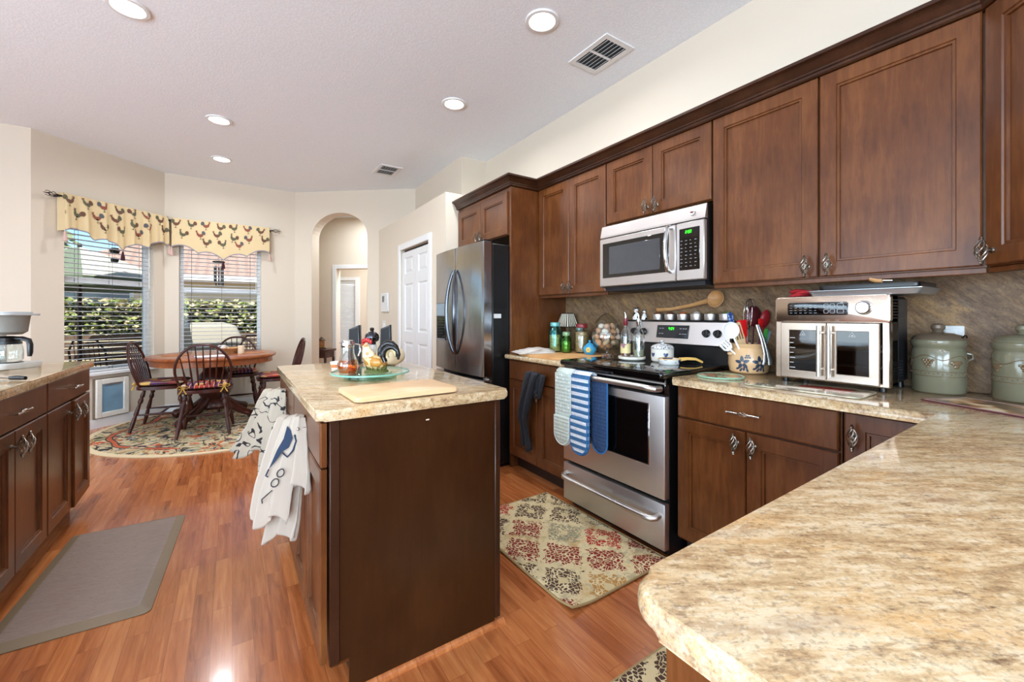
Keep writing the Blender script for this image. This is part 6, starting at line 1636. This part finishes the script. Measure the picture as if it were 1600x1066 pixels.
# covered grill and a dark patio chair
gr_ = thing('covered_grill', 'barbecue under a beige cover outside the back window', 'grill', (-.42, 9.5, -.08))
TARP = fabric('beige_tarp', '#9d948a')
MB().loops([[Vector((x * sx, y * sy, z)) for x, y in rpoly(rectp(-1, -1, 1, 1), .25)] for sx, sy, z in ((.62, .34, .10), (.60, .32, .55), (.58, .31, .88), (.48, .24, 1.10), (.28, .12, 1.17))]).build('cover', TARP, gr_, sm=40)
MB().lathe([(0, 0), (.07, 0), (.07, .03), (0, .03)], 12, Matrix.Translation((-.4, 0, 0))).lathe([(0, 0), (.07, 0), (.07, .03), (0, .03)], 12, Matrix.Translation((.4, 0, 0))).box(-.45, -.05, .03, .45, .05, .12).build('cart_base', M_BLACK, gr_)
def patio_chair(x, y, a, label):
    o = thing('patio_chair', label, 'chair', (x, y, -.08), a, 'dark metal patio chairs')
    MB().prism(rpoly(rectp(-.24, -.23, .24, .23), .05), .40, .43, .008).build('seat', M_IRON, o)
    mb = MB(); mb.tube([(-.23, .21, .42), (-.24, .26, .80), (-.15, .29, .95), (.15, .29, .95), (.24, .26, .80), (.23, .21, .42)], .013, 8)
    for k in range(6): x_ = -.16 + .064 * k; mb.tube([(x_, .22, .45), (x_, .285, .93)], .006, 6)
    mb.build('backrest', M_IRON, o)
    for sx in (-1, 1):
        for sy in (-1, 1): MB().cyl((sx * .21, sy * .2, .40), (sx * .24, sy * .24, 0), .012, 8).build('leg', M_IRON, o)
patio_chair(.25, 8.75, R(200), 'dark metal patio chair beside the covered grill')
patio_chair(-1.55, 8.35, R(150), 'dark metal patio chair outside the bay window')
# wind chime and spinner under the soffit
wc = thing('wind_chime', 'dark tubular wind chime hanging outside the back window', 'wind chime', (-.16, 7.25, 1.62))
MB().cyl((0, 0, .36), (0, 0, 1.0), .002, 6).build('cord', M_BLACK, wc)
MB().lathe([(0, .345), (.075, .345), (.075, .36), (0, .36)], 24).build('top_disc', M_IRON, wc)
for k in range(5):
    a = 2 * PI * k / 5 + .3; MB().cyl((.052 * math.cos(a), .052 * math.sin(a), .29), (.052 * math.cos(a), .052 * math.sin(a), .03 * (k % 3)), .010, 10).cyl((.052 * math.cos(a), .052 * math.sin(a), .29), (.052 * math.cos(a), .052 * math.sin(a), .345), .0015, 5).build('tube', plain('#4a4648', .3, .8), wc)
MB().cyl((0, 0, .02), (0, 0, .345), .0015, 5).lathe([(0, .0), (.03, 0), (.03, .012), (0, .012)], 16).build('striker', M_IRON, wc)
sp_ = thing('garden_spinner', 'dark hanging ornament outside the bay window', 'ornament', (-1.20, 6.98, 1.86))
MB().cyl((0, 0, .0), (0, 0, .76), .0015, 5).build('cord', M_BLACK, sp_)
MB().lathe([(0, 0), (.035, .01), (.04, .04), (.03, .06), (0, .065)], 12).lathe([(0, .10), (.04, .11), (.05, .15), (.035, .18), (0, .185)], 12).build('ornament', M_IRON, sp_)
# background trees beyond the house
tr = thing('tree', 'hazy green tree above the neighbouring roof', 'tree', (-6.5, 22, -.08))
MB().cyl((0, 0, 0), (0, 0, 3.0), .18, 10, .1).build('trunk', M_IRON, tr)
mb = MB(); rr = random.Random(2)
for k in range(900):
    a, b = rr.uniform(0, 6.3), rr.uniform(-1.2, 1.5); r = rr.uniform(.7, 1.4)
    p = Vector((r * 1.3 * math.cos(a) * math.cos(b), r * 1.3 * math.sin(a) * math.cos(b), 3.5 + r * math.sin(b))); s_ = rr.uniform(.09, .18)
    mb.add([(-s_, 0, 0), (0, s_ * .4, s_ * .4), (s_, 0, 0), (0, -s_ * .4, -s_ * .4)], [(0, 1, 2, 3)], Matrix.Translation(p) @ Matrix.Rotation(a, 4, 'Z') @ Matrix.Rotation(b, 4, 'X'))
mb.build('crown', plain('#75805a', .7), tr, sm=0)
